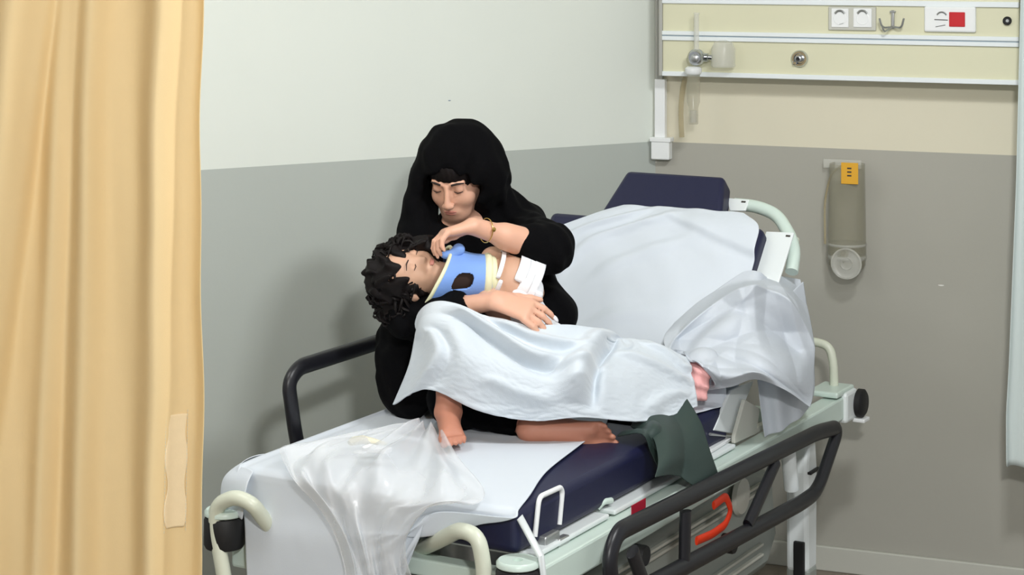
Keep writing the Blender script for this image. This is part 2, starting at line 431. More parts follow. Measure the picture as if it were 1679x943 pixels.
# ---- service panel on the back wall
DEP = .13
p0 = on_wall(1086, 60, DEP); p1 = on_wall(1671, 60, DEP)
w0 = (p0 - CORNER) @ WE; w1 = (p1 - CORNER) @ WE
def wz(px, py, off): return on_wall(px, py, off)[2]
z_bot = wz(1380, 128, DEP); z_mid = wz(1380, 63, DEP); z_top = wz(1380, 4, DEP)
def wp(w, z, off): return CORNER + WE * w + WN * off + ZN * z
panel = thing('service_panel', 'cream wall service panel with white rails and sockets above the stretcher', 'wall panel', wp((w0 + w1) / 2, z_bot, DEP / 2))
def strip(name, za, zb, off0, off1, m, bev=.002, wa=w0, wb=w1, parent=panel):
    mb = MB().prism([wp(wa, za, off0), wp(wb, za, off0), wp(wb, zb, off0), wp(wa, zb, off0)], WN * (off1 - off0))
    return mb.build(name, m, parent, bevel=bev, smooth=False)
strip('lower_panel', z_bot + .004, z_mid - .012, .002, DEP - .004, M['cream'])
strip('upper_panel', z_mid + .012, z_top - .004, .002, DEP - .004, M['cream'])
strip('top_panel', z_top + .004, z_top + .13, .002, DEP - .004, M['cream'])
strip('bottom_rail', z_bot - .008, z_bot + .008, .002, DEP + .004, M['alu'])
strip('middle_rail', z_mid + .001, z_mid + .015, .002, DEP + .006, M['alu'])
strip('middle_rail', z_mid - .017, z_mid - .003, .002, DEP + .006, M['alu'])
strip('rail_groove', z_mid - .005, z_mid + .003, .002, DEP + .001, M['groove'], 0)
strip('top_rail', z_top - .010, z_top + .008, .002, DEP + .006, M['alu'])
strip('end_cap', z_bot - .008, z_top + .13, .002, DEP + .002, M['trunk'], .002, w0 - .012, w0)
# conduit and junction box in the corner
cd = thing('cable_conduit', 'white vertical cable conduit ending in a small box in the room corner', 'conduit', wp(.02, 1.3, .02))
def wbox(px0, py0, px1, py1, off0, off1, m, name, parent, bev=.002, label=None):
    a = on_wall(px0, (py0 + py1) / 2, off1); b = on_wall(px1, (py0 + py1) / 2, off1)
    wa, wb = (a - CORNER) @ WE, (b - CORNER) @ WE; pm = (px0 + px1) / 2
    za, zb = on_wall(pm, py1, off1)[2], on_wall(pm, py0, off1)[2]
    mb = MB().prism([wp(wa, za, off0), wp(wb, za, off0), wp(wb, zb, off0), wp(wa, zb, off0)], WN * (off1 - off0))
    return mb.build(name, m, parent, bevel=bev, smooth=False, label=label)
wbox(1074, -60, 1086, 132, .01, .03, M['trunk'], 'trunking', cd)
wbox(1073, 130, 1090, 232, .01, .035, M['white_plastic'], 'trunking', cd)
wbox(1067, 228, 1097, 262, .012, .05, M['white_plastic'], 'junction_box', cd, .004)
wbox(1065, 226, 1099, 233, .012, .054, M['white_plastic'], 'box_lid', cd, .002)

# ---- sockets, hook, switch, outlet
def arc_pts(px, py, off, r, a0, a1, n=10):
    c = on_wall(px, py, off); return [c + WE * r * math.cos(math.radians(a)) + ZN * r * math.sin(math.radians(a)) for a in np.linspace(a0, a1, n)]
ds = thing('double_socket', 'white double wall socket on the upper cream panel strip', 'socket', on_wall(1397, 50, DEP))
wbox(1358, 11, 1436, 50, DEP - .006, DEP + .006, M['skirting'], 'frame', ds, .003)
for x0, x1 in ((1363, 1391), (1399, 1429)):
    f = wbox(x0, 14, x1, 45, DEP + .002, DEP + .011, M['white_plastic'], 'socket_face', ds, .002)
    c = (x0 + x1) / 2
    MB().tube(arc_pts(c, 26, DEP + .0115, .017, 25, 155), .0042, 6).build('hood', M['steel'], ds)
    MB().lathe(on_wall(c, 30, DEP + .0105), WN, [(.0215, 0), (.0215, .0015), (.0195, .002), (.0185, .0008), (0, .0006)], 24).build('socket_well', M['white_plastic'], ds)
    if x0 < 1390: MB().tube([on_wall(c - 1, 40, DEP + .012), on_wall(c + 6, 38, DEP + .012)], .0009, 6).build('mark', M['steel'], ds)
rs = thing('socket_with_switch', 'white socket plate with a bright red rocker switch', 'socket', on_wall(1557, 53, DEP))
wbox(1515, 11, 1600, 53, DEP - .006, DEP + .012, M['white_plastic'], 'plate', rs, .006)
wbox(1556, 20, 1582, 44, DEP + .010, DEP + .016, M['red'], 'rocker_switch', rs, .002, 'red rocker switch')
MB().tube(arc_pts(1544, 28, DEP + .0125, .016, 25, 155), .0028, 6).build('hood', M['steel'], rs)
MB().tube([on_wall(1532, 32, DEP + .013), on_wall(1554, 33, DEP + .013)], .0014, 6).build('mark', M['ink'], rs)
MB().tube([on_wall(1534, 44, DEP + .013), on_wall(1550, 41, DEP + .013)], .001, 6).build('mark', M['ink'], rs)
hk = thing('rail_hook', 'grey metal three-pronged hook between the two sockets', 'hook', on_wall(1463, 55, DEP))
MB().box(on_wall(1464, 32, DEP + .006), (WE, ZN, WN), (.010, .06, .008)).build('stem', M['steel'], hk, .002)
for dx in (-22, 18):
    MB().tube(rounded([on_wall(1464, 44, DEP + .01), on_wall(1464 + dx * .8, 46, DEP + .03), on_wall(1464 + dx, 30, DEP + .035)], .02), .0032, 8).build('prong', M['steel'], hk)
MB().tube(rounded([on_wall(1464, 44, DEP + .01), on_wall(1450, 52, DEP + .05), on_wall(1447, 45, DEP + .055)], .01), .003, 8).build('prong', M['steel'], hk)
MB().box(on_wall(1464, 19, DEP + .009), (WE, ZN, WN), (.018, .005, .012)).build('cross_piece', M['steel'], hk, .001)
kb = thing('round_socket', 'small round black socket right of the red switch', 'socket', on_wall(1652, 40, DEP))
MB().lathe(on_wall(1652, 34, DEP - .005), WN, [(.0135, 0), (.0135, .012), (.011, .014), (.011, .010), (0, .010)], 20).build('ring', M['rubber'], kb)
MB().lathe(on_wall(1652, 34, DEP + .004), WN, [(.005, 0), (.005, .006), (0, .006)], 12).build('pin', M['steel'], kb)
go = thing('gas_outlet', 'round chrome gas outlet in the lower cream strip', 'outlet', on_wall(1311, 108, DEP))
c = on_wall(1312, 96, DEP - .006)
MB().lathe(c, WN, [(.028, 0), (.028, .010), (.024, .016), (.018, .016), (.016, .008), (0, .008)], 32).build('flange', M['chrome'], go)
MB().lathe(c + WN * .006, WN, [(.011, 0), (.011, .026), (.007, .028), (.007, .018), (0, .018)], 24).build('probe_seat', M['steel'], go)
MB().lathe(c + WN * .010, WN, [(.006, 0), (.006, .017), (0, .017)], 16).build('bore', M['rubber'], go)
MB().box(c + WN * .016 - WE * .014 - ZN * .014, (WE, ZN, WN), (.014, .012, .01)).build('latch', M['chrome'], go, .002)
# ---- flowmeter
fm = thing('flowmeter', 'oxygen flowmeter with clear tube and chrome valve on the panel', 'flowmeter', on_wall(1140, 205, DEP + .05))
fo = DEP + .045
c = on_wall(1147, 93, DEP + .01)
MB().lathe(c, WN, [(.018, 0), (.018, .02), (.027, .022), (.027, .05), (.020, .058), (0, .058)], 28).build('valve_body', M['chrome'], fm)
MB().lathe(c + WN * .03 + WE * .018, WE, [(.014, 0), (.014, .02), (.009, .022), (.009, .035), (0, .035)], 20).build('outlet_elbow', M['chrome'], fm)
MB().lathe(c + WN * .05 - ZN * .002, WN, [(.014, 0), (.014, .010), (.009, .014), (0, .014)], 18).build('knob', M['steel'], fm)
MB().lathe(on_wall(1142, 88, fo), ZN, [(.016, 0), (.016, .012), (.009, .014), (.009, .020), (.0085, .13), (.010, .131), (.010, .136), (0, .136)], 20).build('sight_tube', M['clear2'], fm)
MB().lathe(on_wall(1186, 110, fo), ZN, [(.038, 0), (.040, .004), (.040, .060), (.030, .082), (.012, .088), (0, .088)], 26).build('humidifier_cup', M['clear2'], fm)
MB().lathe(on_wall(1137, 122, fo), ZN, [(.022, 0), (.028, .006), (.028, .020), (.02, .026), (0, .026)], 22).build('bottle_cap', M['white_plastic'], fm)
MB().lathe(on_wall(1137, 204, fo), ZN, [(.0, 0), (.014, 0), (.016, .004), (.016, .055), (.022, .075), (.022, .165), (.016, .17)], 24).build('bottle', M['clear'], fm)
MB().lathe(on_wall(1137, 201, fo), ZN, [(0, 0), (.011, 0), (.011, .04), (0, .04)], 16).build('stem_tube', M['clear2'], fm)
MB().tube(rounded([on_wall(1128, 112, .04), on_wall(1120, 140, .035), on_wall(1116, 180, .03), on_wall(1118, 225, .03)], .03), .009, 10).build('shadow_tube', M['amber_cord_shadow'], fm)  # brownish tube placed and tinted as the flowmeter's shadow on the wall
# ---- clear canister on wall
cn = thing('suction_canister', 'clear plastic canister with yellow label hanging on the grey wall', 'canister', on_wall(1387, 455, .07))
cc = on_wall(1389, 440, .065); hh = on_wall(1385, 268, .065)[2] - cc[2]
MB().lathe(cc, ZN, [(0, 0), (.052, 0), (.060, .012), (.063, .05), (.058, hh), (.0565, hh), (.061, .05), (.058, .014), (.05, .003), (0, .003)], 36).build('jar', M['clear'], cn)
MB().lathe(cc + ZN * .03, ZN, [(.061, .0), (.064, .004), (.064, .012), (.061, .016)], 36).build('lower_rim', M['clear2'], cn)
MB().lathe(on_wall(1388, 432, .122), WN, [(.046, 0), (.051, .003), (.051, .006), (.046, .007), (.041, .003), (.034, .003), (.022, .004), (.020, .007), (.014, .004), (0, .004)], 30).build('filter_disc', M['clear2'], cn)
MB().lathe(cc + ZN * (.075), ZN, [(.0625, 0), (.0645, .002), (.0645, .007), (.0625, .009)], 36).build('level_line', M['clear2'], cn)
wbox(1350, 262, 1412, 276, .03, .034, M['clear2'], 'bracket', cn, 0)
wbox(1379, 267, 1407, 302, .125, .128, M['label_yellow'], 'yellow_label', cn, .001, 'yellow label with dark print')
for yy in (275, 281, 287): wbox(1389, yy, 1396, yy + 2.5, .128, .1285, M['ink'], 'print', cn, 0)
MB().tube(rounded([on_wall(1382, 270, .12), on_wall(1362, 285, .09), on_wall(1352, 330, .06), on_wall(1353, 400, .05)], .04), .0035, 8).build('cord', M['amber_cord_shadow'], cn)
# small chips in the paint
for k, (f, px, py, w_) in enumerate(((on_wall, 1543, 468, 10), (on_left, 737, 165, 5))):
    c = f(px, py, .001); e = WE if f is on_wall else LE; n_ = WN if f is on_wall else LN
    pts = [c + e * (w_ / 2 / 500) * math.cos(a) * (1 + .3 * math.sin(3 * a)) + ZN * .0022 * math.sin(a) for a in np.linspace(0, 2 * math.pi, 9)[:-1]]
    o = MB().prism(pts, n_ * .0008).build('paint_chip', M['plaster'] if k == 0 else M['groove'], None, smooth=False)
    tag(o, ['small white chip in the grey paint below the clear canister', 'tiny grey mark on the white wall above the person'][k], 'paint chip')

# ---- curtains
def curtain(name, x_l, x_r, y0, z0, z1, fn, m, nu=150, nv=70):
    x = np.linspace(x_l, x_r, nu); z = np.linspace(z0, z1, nv); Xg, Zg = np.meshgrid(x, z)
    Yg = y0 + fn(Xg, Zg); return np.stack([Xg, Yg, Zg], -1)
CY = 4.0
def cpx(px): return (px - CX) / FPX * CY
def cz(py): return CAMZ - (py - HY) / FPX * CY
def ridge(X, x0, w, h): return -h * np.exp(-((X - x0) / w) ** 2)
def tan_folds(X, Z):
    t = (cz(0) - Z) / (cz(0) - cz(943))          # 0 at top of frame, 1 at the bottom
    P = lambda a, b: cpx(a + (b - a) * t)
    y = ridge(X, P(30, -60), .045, .035) + ridge(X, P(150, 130), .030, .028) + ridge(X, P(268, 250), .030, .034)
    y += ridge(X, P(100, 60), .020, .012) + ridge(X, P(345, 335), .018, .016) + ridge(X, P(-80, -100), .05, .04)
    s = X - P(88, -35); y += .020 / (1 + np.exp(-s / .004)) * np.exp(-np.maximum(s, 0) / .04)
    s = X - P(128, 84); y += .012 / (1 + np.exp(-s / .005)) * np.exp(-np.maximum(s, 0) / .05)
    y *= 1.7
    y += .0015 * np.sin(X * 90 + Z * 7) + .003 * np.sin(Z * 5 + X * 12)
    return y
def edge_wave(Z): return .004 * np.sin(Z * 6 + 1) + .002 * np.sin(Z * 17)
Xc = curtain('c', cpx(-160), cpx(333.5), CY, .12, 2.9, tan_folds, None, 220, 110)
Xc[..., 0] += (np.linspace(0, 1, 220) ** 3)[None] * edge_wave(Xc[..., 2])
tc_ = thing('tan_curtain', 'tan privacy curtain with a sewn repair patch hanging at the left edge', 'curtain', (cpx(90), CY, .12))
o = cloth_obj('fabric', Xc, M['curtain'], tc_, .0015)
t0 = lambda X, Z: CY + tan_folds(X, Z) - .004
px_, pz_ = np.meshgrid(np.linspace(cpx(278), cpx(308), 9), np.linspace(cz(862), cz(676), 30))
px_ = px_ + .003 * np.sin(pz_ * 60) * np.linspace(-1, 1, 9)[None] - (cz(676) - pz_) * .02
o = cloth_obj('sewn_patch', np.stack([px_, t0(px_, pz_), pz_], -1), M['curtain_patch'], tc_, .002, label='paler sewn repair patch')
rp = []
for i in range(34):
    zz = cz(866) + (cz(672) - cz(866)) * i / 33
    for xx in (277, 309):
        x_ = cpx(xx) - (cz(676) - zz) * .02; rp.append((x_, CY + tan_folds(np.array(x_), np.array(zz)) - .0055, zz))
mb = MB()
for p in rp: mb.box(p, ((1, 0, 0), (0, 1, 0), (0, 0, 1)), (.001, .001, .005))
st = mb.build('stitching', M['beige'], tc_, smooth=False); st['kind'] = 'stuff'
MB().tube([(cpx(-200), CY, 2.915), (cpx(420), CY, 2.915)], .012, 10).build('curtain_track', M['alu'], tc_)
RY = 6.18
def rw(px): return (px - CX) / FPX * RY
zb = CAMZ - (768 - HY) / FPX * RY
xr, zr = np.meshgrid(np.linspace(0, 1, 60), np.linspace(0, 1, 60)); Zr = zb + (2.9 - zb) * zr
py_ = HY + (CAMZ - Zr) / RY * FPX
le = np.interp(py_, [-400, 0, 300, 600, 680, 768], [1690, 1676, 1668, 1655, 1650, 1650])
Xr = rw(le) + xr * .55; Yr = RY + .02 * np.sin(xr * 26 + zr * 2) + .008 * np.sin(xr * 60) ; Zr = Zr - .02 * xr + 0.006 * np.sin(xr * 26)
rc_ = thing('white_curtain', 'white hanging curtain cut off by the right edge of the picture', 'curtain', (rw(1690), RY, zb))
cloth_obj('fabric', np.stack([Xr, Yr, Zr], -1), M['curtain_w'], rc_, .0015)
MB().tube([(rw(1680), RY, 2.915), (rw(2100), RY, 2.915)], .012, 10).build('curtain_track', M['alu'], rc_)
# ceiling lamps that light the bay; the front one is an added fill
for k, (x, y, sx, sy) in enumerate(((.45, .5, .30, .24), (-1.2, 4.4, 1.15, .55), (1.0, 4.0, .40, .34))):
    t = thing('lamp_or_fill_panel', ['small square added fill light panel toward the front of the bay', 'long ceiling lamp panel above the tan curtain', 'square ceiling lamp panel above the right side of the stretcher foot'][k], 'lamp', (x, y, H - .02))
    ax = ((1, 0, 0), (0, 1, 0), (0, 0, 1))
    mb = MB()
    for s_ in (-1, 1):
        mb.box((x + s_ * (sx / 2 + .02), y, H - .012), ax, (.03, sy + .07, .02)); mb.box((x, y + s_ * (sy / 2 + .02), H - .012), ax, (sx + .01, .03, .02))
    mb.build('frame', M['alu'], t, smooth=False)
    MB().box((x, y, H - .006), ax, (sx, sy, .006)).build('diffuser', M['lampglow'], t, smooth=False)

# ================================================================== STRETCHER
AX = (UN, VN, ZN)
st = thing('hospital_stretcher', 'pale green-white hospital stretcher with black side rails parked in the corner', 'stretcher', B(.95, 0, 0))
def bar(name, s0, s1, l, z, w, h, m, bev=.006, label=None, parent=st):
    return MB().box(B((s0 + s1) / 2, l, z), AX, (s1 - s0, w, h)).build(name, m, parent, bevel=bev, smooth=False, label=label)
BZ = .68                                      # top of the side beams
for l in (-.42, .42): bar('side_beam', 0.0, 1.99, l, BZ - .035, .058, .07, M['enamel'], .006)
for s_ in (.02, .62, 1.24, 1.8): bar('cross_bar', s_ - .025, s_ + .025, 0, BZ - .05, .80, .04, M['enamel'], .005)
for sgn in (-1, 1):                            # inner rail carrying the deck, seen as a ledge
    bar('inner_rail', .06, 1.24, sgn * .372, BZ - .006, .03, .016, M['enamel'], .003)
# deck panels
def deck(s0, s1, name='deck_panel'):
    return bar(name, s0, s1, 0, .690, .822, .012, M['enamel_w'], .004)
deck(.03, .40); deck(.43, .86); deck(.89, 1.18)
# latch details on the beam
MB().box(B(.13, -.385, BZ + .02), AX, (.07, .03, .03)).box(B(.17, -.40, BZ + .008), AX, (.05, .02, .02)).build('deck_latch', M['steel'], st, .004)
MB().tube(rounded([B(.415, -.37, BZ + .02), B(.425, -.38, BZ + .035), B(.46, -.385, BZ + .03)], .01), .008, 10).build('deck_hinge', M['enamel'], st)
# drainage hook of bent wire at the foot-right edge
MB().tube(rounded([on_l(877, 880, -.39), on_l(884, 815, -.39), on_l(919, 799, -.385), on_l(922, 806, -.385), on_l(917, 860, -.385)], .018), .0062, 10).build('wire_loop', M['white_plastic'], st, label='white bent wire loop')
# red label
a = on_l(1047, 838, -.4495)
MB().box(a, AX, (.080, .002, .046)).build('red_label', M['redlab'], st, .001, smooth=False, label='small dark red label on the side beam')
# bumpers: foot right disc on black roller, foot left, head right, head left
def bumper(s, l, z, disc=True):
    c = B(s, l, z)
    MB().lathe(c - ZN * .085, ZN, [(0, 0), (.046, 0), (.050, .008), (.050, .068), (.046, .075), (0, .075)], 28).build('bumper_roller', M['rubber'], st)
    o = MB().lathe(c - ZN * .008, ZN, [(.011, .004), (.012, .016), (.044, .017), (.049, .012), (.049, .003), (.045, 0), (.011, 0)], 30).build('bumper_disc', M['enamel'], st)
bumper(-.048, -.405, .695); bumper(-.048, .42, .695)
MB().box(B(.01, -.39, .60), AX, (.05, .07, .10)).build('corner_block', M['enamel'], st, .008, smooth=False)
MB().box(B(.01, .39, .60), AX, (.05, .07, .10)).build('corner_block', M['enamel'], st, .008, smooth=False)
for sgn in (-1, 1):
    MB().box(B(1.985, sgn * .425, BZ - .035), AX, (.10, .07, .095)).build('end_bracket', M['enamel_w'], st, .01, smooth=False)
    MB().box(B(1.955, sgn * .40, BZ + .014), AX, (.15, .10, .018)).build('handle_socket', M['enamel'], st, .006, smooth=False)
    MB().lathe(B(2.035, sgn * .455, BZ - .035), VN * sgn, [(0, 0), (.036, 0), (.044, .006), (.044, .022), (.036, .028), (0, .028)], 26).build('end_roller', M['rubber'], st)
    MB().box(B(2.035, sgn * .47, BZ - .086), AX, (.05, .04, .012)).build('roller_plate', M['white_plastic'], st, .003, smooth=False)
for sgn in (-1, 1):
    l0 = sgn * .40
    MB().tube(rounded([B(1.985, l0, BZ + .01), B(1.98, l0, BZ + .09), B(1.985, l0 - sgn * .015, BZ + .145), B(1.985, l0 - sgn * .08, BZ + .155), B(1.985, l0 - sgn * .17, BZ + .14), B(1.985, l0 - sgn * .20, BZ + .01)], .06, 8), .0135, 14).build('push_hoop', M['bone'], st)
# foot hoops (bone coloured tube loops pointing down)
def px_on_s(px, py, s): return ray_plane(px, py, B(s, 0, 0), UN)
for pts in ([(470, 890, .06), (440, 862, -.03), (414, 826, -.075), (386, 814, -.08), (354, 828, -.08), (354, 870, -.08), (370, 960, -.08), (376, 1020, -.08)],
            [(690, 900, .06), (720, 886, -.03), (755, 868, -.07), (784, 880, -.08), (793, 925, -.08), (795, 975, -.08), (796, 1020, -.08)]):
    MB().tube(rounded([px_on_s(x, y, q_) for x, y, q_ in pts], .05, 6), .0185, 16).build('foot_hoop', M['bone'], st)
# white flat strap-like bar dropping from mattress corner over the beam
MB().tube([on_l(852, 848, -.40), on_l(872, 885, -.425), on_l(887, 912, -.456), on_l(893, 960, -.458)], .011, 12, flat=(VN, .5)).build('strap_bar', M['enamel_w'], st)
# ---- safety rails
def rail(l, paths, posts, r=.022):
    out = []
    for p in paths: out.append(MB().tube(rounded([B(s, l, z) for s, z in p], .055, 7), r, 16, flat=(VN, .72)).build('safety_rail', M['blackp'], st, label='black side rail'))
    for p in posts: MB().tube([B(s, l, z) for s, z in p], r * .95, 14, flat=(VN, .6)).build('rail_post', M['blackp'], st)
def sz(px, py, l):
    p = on_l(px, py, l); d = p[:2] - BC; return (float(d @ BU), float(p[2]))
LR = -.50
rail(LR, [[sz(x, y, LR) for x, y in ((1010, 1010), (998, 915), (1012, 873), (1340, 709), (1376, 700), (1340, 806), (1315, 824), (1060, 962), (1040, 990))]],
     [[sz(1124, 838, LR), sz(1122, 925, LR)], [sz(1272, 758, LR), sz(1226, 862, LR)], [sz(1040, 905, LR - .005), sz(1062, 970, LR - .005)]], .0235)
for px, py in ((1205, 893), (1060, 912)):
    c = on_l(px, py, LR + .03); MB().lathe(c, VN, [(0, 0), (.024, .0), (.026, .005), (.026, .035), (0, .04)], 20).build('rail_pivot', M['rubber'], st)
# struts from the lowered rail back to the frame, white drop sleeve
MB().tube([B(1.47, -.45, .62), B(1.50, -.45, .50)], .022, 14).build('rail_sleeve', M['enamel_w'], st)
MB().tube([B(.32, -.45, .62), B(.30, -.46, .44)], .014, 12).build('rail_arm', M['blackp'], st)
# orange release strap behind the lowered rail
op = [on_l(x, y, -.455) for x, y in ((1170, 829), (1190, 813), (1199, 836), (1190, 860), (1168, 876), (1142, 887))]
MB().tube(rounded(op, .02, 4), [.012] * len(rounded(op, .02, 4)), 10, flat=(VN, .4)).build('release_strap', M['orange'], st, label='orange-red release strap')
LL = .475
rail(LL, [[(.36, .70), (.325, .80), (.295, .94), (.34, .972), (.75, .972), (1.16, .972), (1.22, .94), (1.20, .80), (1.18, .70)], [(.34, .708), (1.2, .708)]],
     [[(.92, .715), (.92, .96)]], .0225)
MB().tube([B(.45, .44, .66), B(.45, .475, .72)], .015, 12).build('rail_arm', M['blackp'], st)
MB().tube([B(1.08, .44, .66), B(1.08, .475, .72)], .015, 12).build('rail_arm', M['blackp'], st)
# ---- undercarriage: lower shroud, legs, wheels
sh = MB().prism([B(.22, -.33, .22), B(1.62, -.33, .22), B(1.70, -.33, .30), B(1.66, -.33, .50), B(1.45, -.33, .56), B(.30, -.33, .50), B(.20, -.33, .34)], VN * .66)
sh.build('base_shroud', M['grey_plastic'], st, .025, smooth=True)
for z in (.28, .31, .47, .49):
    bar('shroud_rib', .4, 1.55, -.336, z, .014, .008, M['skirting'], .002)
for s_ in (.45, 1.40):
    MB().lathe(B(s_, 0, .50), ZN, [(0, 0), (.09, 0), (.09, .12), (.07, .122), (.07, .20), (0, .20)], 30).build('lift_column', M['steel'], st)
for s_, sg in ((.16, -1), (.16, 1), (1.72, -1), (1.72, 1)):
    MB().prism([B(s_ - .04, sg * .43, .20), B(s_ + .04, sg * .43, .20), B(s_ + .045, sg * .43, .50), B(s_ + .03, sg * .43, .60), B(s_ - .03, sg * .43, .60), B(s_ - .045, sg * .43, .50)], -VN * sg * .07).build('corner_leg', M['enamel_w'], st, .012, smooth=False)
    MB().box(B(s_ - .046, sg * .405, .20), AX, (.012, .034, .19)).build('leg_inset', M['rubber'], st, .003, smooth=False)
    MB().box(B(s_, sg * .395, .50), AX, (.075, .09, .008)).build('leg_collar', M['rubber'], st, .002, smooth=False)
    MB().lathe(B(s_, sg * .395 - .025, .09), VN, [(0, 0), (.03, 0), (.085, .004), (.09, .012), (.09, .038), (.085, .046), (.03, .05), (0, .05)], 30).build('castor_wheel', M['rubber'], st)
    MB().box(B(s_, sg * .395, .16), AX, (.07, .075, .10)).build('castor_fork', M['grey_plastic'], st, .01, smooth=False)
MB().lathe(B(1.36, -.345, .50), -VN, [(0, 0), (.055, 0), (.05, .012), (0, .018)], 26).build('shroud_knob', M['skirting'], st)
# ---- raised back section frame
HS, HZ = 1.20, .735                            # hinge
BA = math.atan2(.47, .42); BD = UN * math.cos(BA) + ZN * math.sin(BA); BNn = -UN * math.sin(BA) + ZN * math.cos(BA)   # up the back; normal facing the foot
def BK(t, l, n=0): return B(HS, l, HZ) + BD * t + BNn * n
BAX = (BD, VN, BNn)
MB().box(BK(.30, 0, -.006), BAX, (.62, .74, .012)).build('back_panel', M['enamel_w'], st, .005, smooth=False)
def bk_px(px, py, n=0): return ray_plane(px, py, BK(0, 0, n), BNn)
# side plates with slots
q = [bk_px(x, y, .045) for x, y in ((1256, 379), (1302, 381), (1277, 462), (1240, 520), (1225, 470))]
MB().prism(q, -BNn * .008).build('side_plate', M['enamel_w'], st, .003, smooth=False)
q = [bk_px(x, y, .02) for x, y in ((1191, 324), (1229, 327), (1222, 345), (1196, 345))]
MB().prism(q, -BNn * .008).build('top_tab', M['enamel_w'], st, .003, smooth=False)
for x, y, nn in ((1292, 387, .0455), (1219, 331, .0205)):
    MB().box(bk_px(x, y, nn), BAX, (.006, .014, .002)).build('slot', M['ink'], st, .0005, smooth=False)
q = [bk_px(x, y, 0) for x, y in ((1205, 335), (1240, 338), (1275, 352), (1296, 388), (1303, 412), (1298, 446))]
MB().tube(rounded(q, .06, 6), .0195, 16).build('back_push_bar', M['enamel'], st)
MB().tube([bk_px(1303, 392, -.02), bk_px(1298, 446, -.02)], .014, 12).build('push_bar_end', M['bone'], st)
# lower side gusset and folded plate near the hinge
q = [on_l(x, y, -.385) for x, y in ((1199, 640), (1236, 625), (1222, 660), (1207, 712), (1170, 706))]
MB().prism(q, VN * .01).build('hinge_plate', M['enamel_w'], st, .003, smooth=False)
q = [on_l(x, y, -.405) for x, y in ((1222, 655), (1247, 670), (1240, 712), (1205, 728), (1205, 716))]
MB().prism(q, VN * .012).build('hinge_gusset', M['skirting'], st, .003, smooth=False)
MB().tube([on_l(1164, 712, -.388), on_l(1202, 717, -.388), on_l(1163, 742, -.388)], .004, 8).build('hinge_link', M['steel'], st)
q = [on_z(x, y, .698) for x, y in ((1160, 716), (1204, 720), (1166, 744), (1150, 744))]
MB().prism(q, ZN * .01).build('end_plate', M['white_plastic'], st, .002, smooth=False)
bar('inner_rail', 1.24, 1.7, -.375, BZ + .004, .02, .016, M['skirting'], .002)

# ================================================================== MATTRESS
mt = thing('stretcher_mattress', 'navy vinyl stretcher mattress with raised back and narrow head bolster', 'mattress', B(.6, 0, .712))
MTZ = .80
def slab(name, c, ax, size, bev):
    o = MB().box(c, ax, size).build(name, M['navy'], mt, bevel=bev, smooth=True, seg=4); return o
slab('foot_section', B(.425, 0, .748), AX, (.87, .765, .102), .02)
slab('seat_section', B(1.03, 0, .748), AX, (.33, .765, .102), .02)
slab('back_section', BK(.315, .012, .045), BAX, (.60, .715, .085), .022)
q = [BK(.60, -.205, .005), BK(.60, .21, .005), BK(.79, .165, .005), BK(.79, -.165, .005)]
MB().prism(q, BNn * .075).build('head_bolster', M['navy'], mt, .014, seg=3)

# ================================================================== PEOPLE
def frame(fwd, up):
    f = np.asarray(fwd, float); f /= np.linalg.norm(f); u = np.asarray(up, float); u = u - f * (u @ f); u /= np.linalg.norm(u)
    return np.stack([np.cross(f, u), f, u], 1)     # columns: right, forward, up
SK = Field((-.50, 4.85, .79), (.42, 5.95, 1.64), .0046)
def mk_hand(F, wrist, fwd, palm, curl, side, sc=1.0, spread=1, tips=None, thumb_dir=(.75, .55), k=.006):
    """palm = direction the palm faces; side = +1 thumb along cross(fwd,palm)"""
    f = np.asarray(fwd, float); f /= np.linalg.norm(f); p = np.asarray(palm, float); p = p - f * (p @ f); p /= np.linalg.norm(p)
    x = np.cross(f, p) * side; w = np.asarray(wrist, float)
    for q, r in ((-.022, .0125), (-.007, .0145), (.009, .0145), (.025, .013)):
        F.cap(w + x * q * .6 * sc, w + (f * .082 + x * q) * sc, r * 1.05 * sc, r * .86 * sc, .012)
    res = []
    for q, L, c in ((.030, .068, curl[0]), (.010, .076, curl[1]), (-.010, .071, curl[2]), (-.029, .056, curl[3])):
        b = w + (f * .084 + x * q) * sc; d = f * math.cos(0) + x * q * 2.2 * spread; d /= np.linalg.norm(d); a = 0
        segs = (L * .48, L * .30, L * .26); rr = (.0092, .0083, .0074, .0062); P = [b]
        for i, sg in enumerate(segs):
            a += c * (1, 1.1, .8)[i]; dd = d * math.cos(a) + p * math.sin(a); P.append(P[-1] + dd * sg * sc)
        F.chain(P, [r * sc for r in rr], k * .6)
        nrm = -(p * math.cos(a) - d * math.sin(a)); res.append((P[-1], P[-1] - P[-2], nrm))
    b = w + (f * .018 + x * .024 + p * .006) * sc; d = f * thumb_dir[0] + x * thumb_dir[1] + p * .25; d /= np.linalg.norm(d)
    P = [b, b + d * .036 * sc, b + (d * .062 + f * .006) * sc, b + (d * .080 + f * .016) * sc]
    F.chain(P, [.0145 * sc, .011 * sc, .0095 * sc, .0075 * sc], .008)
    return res
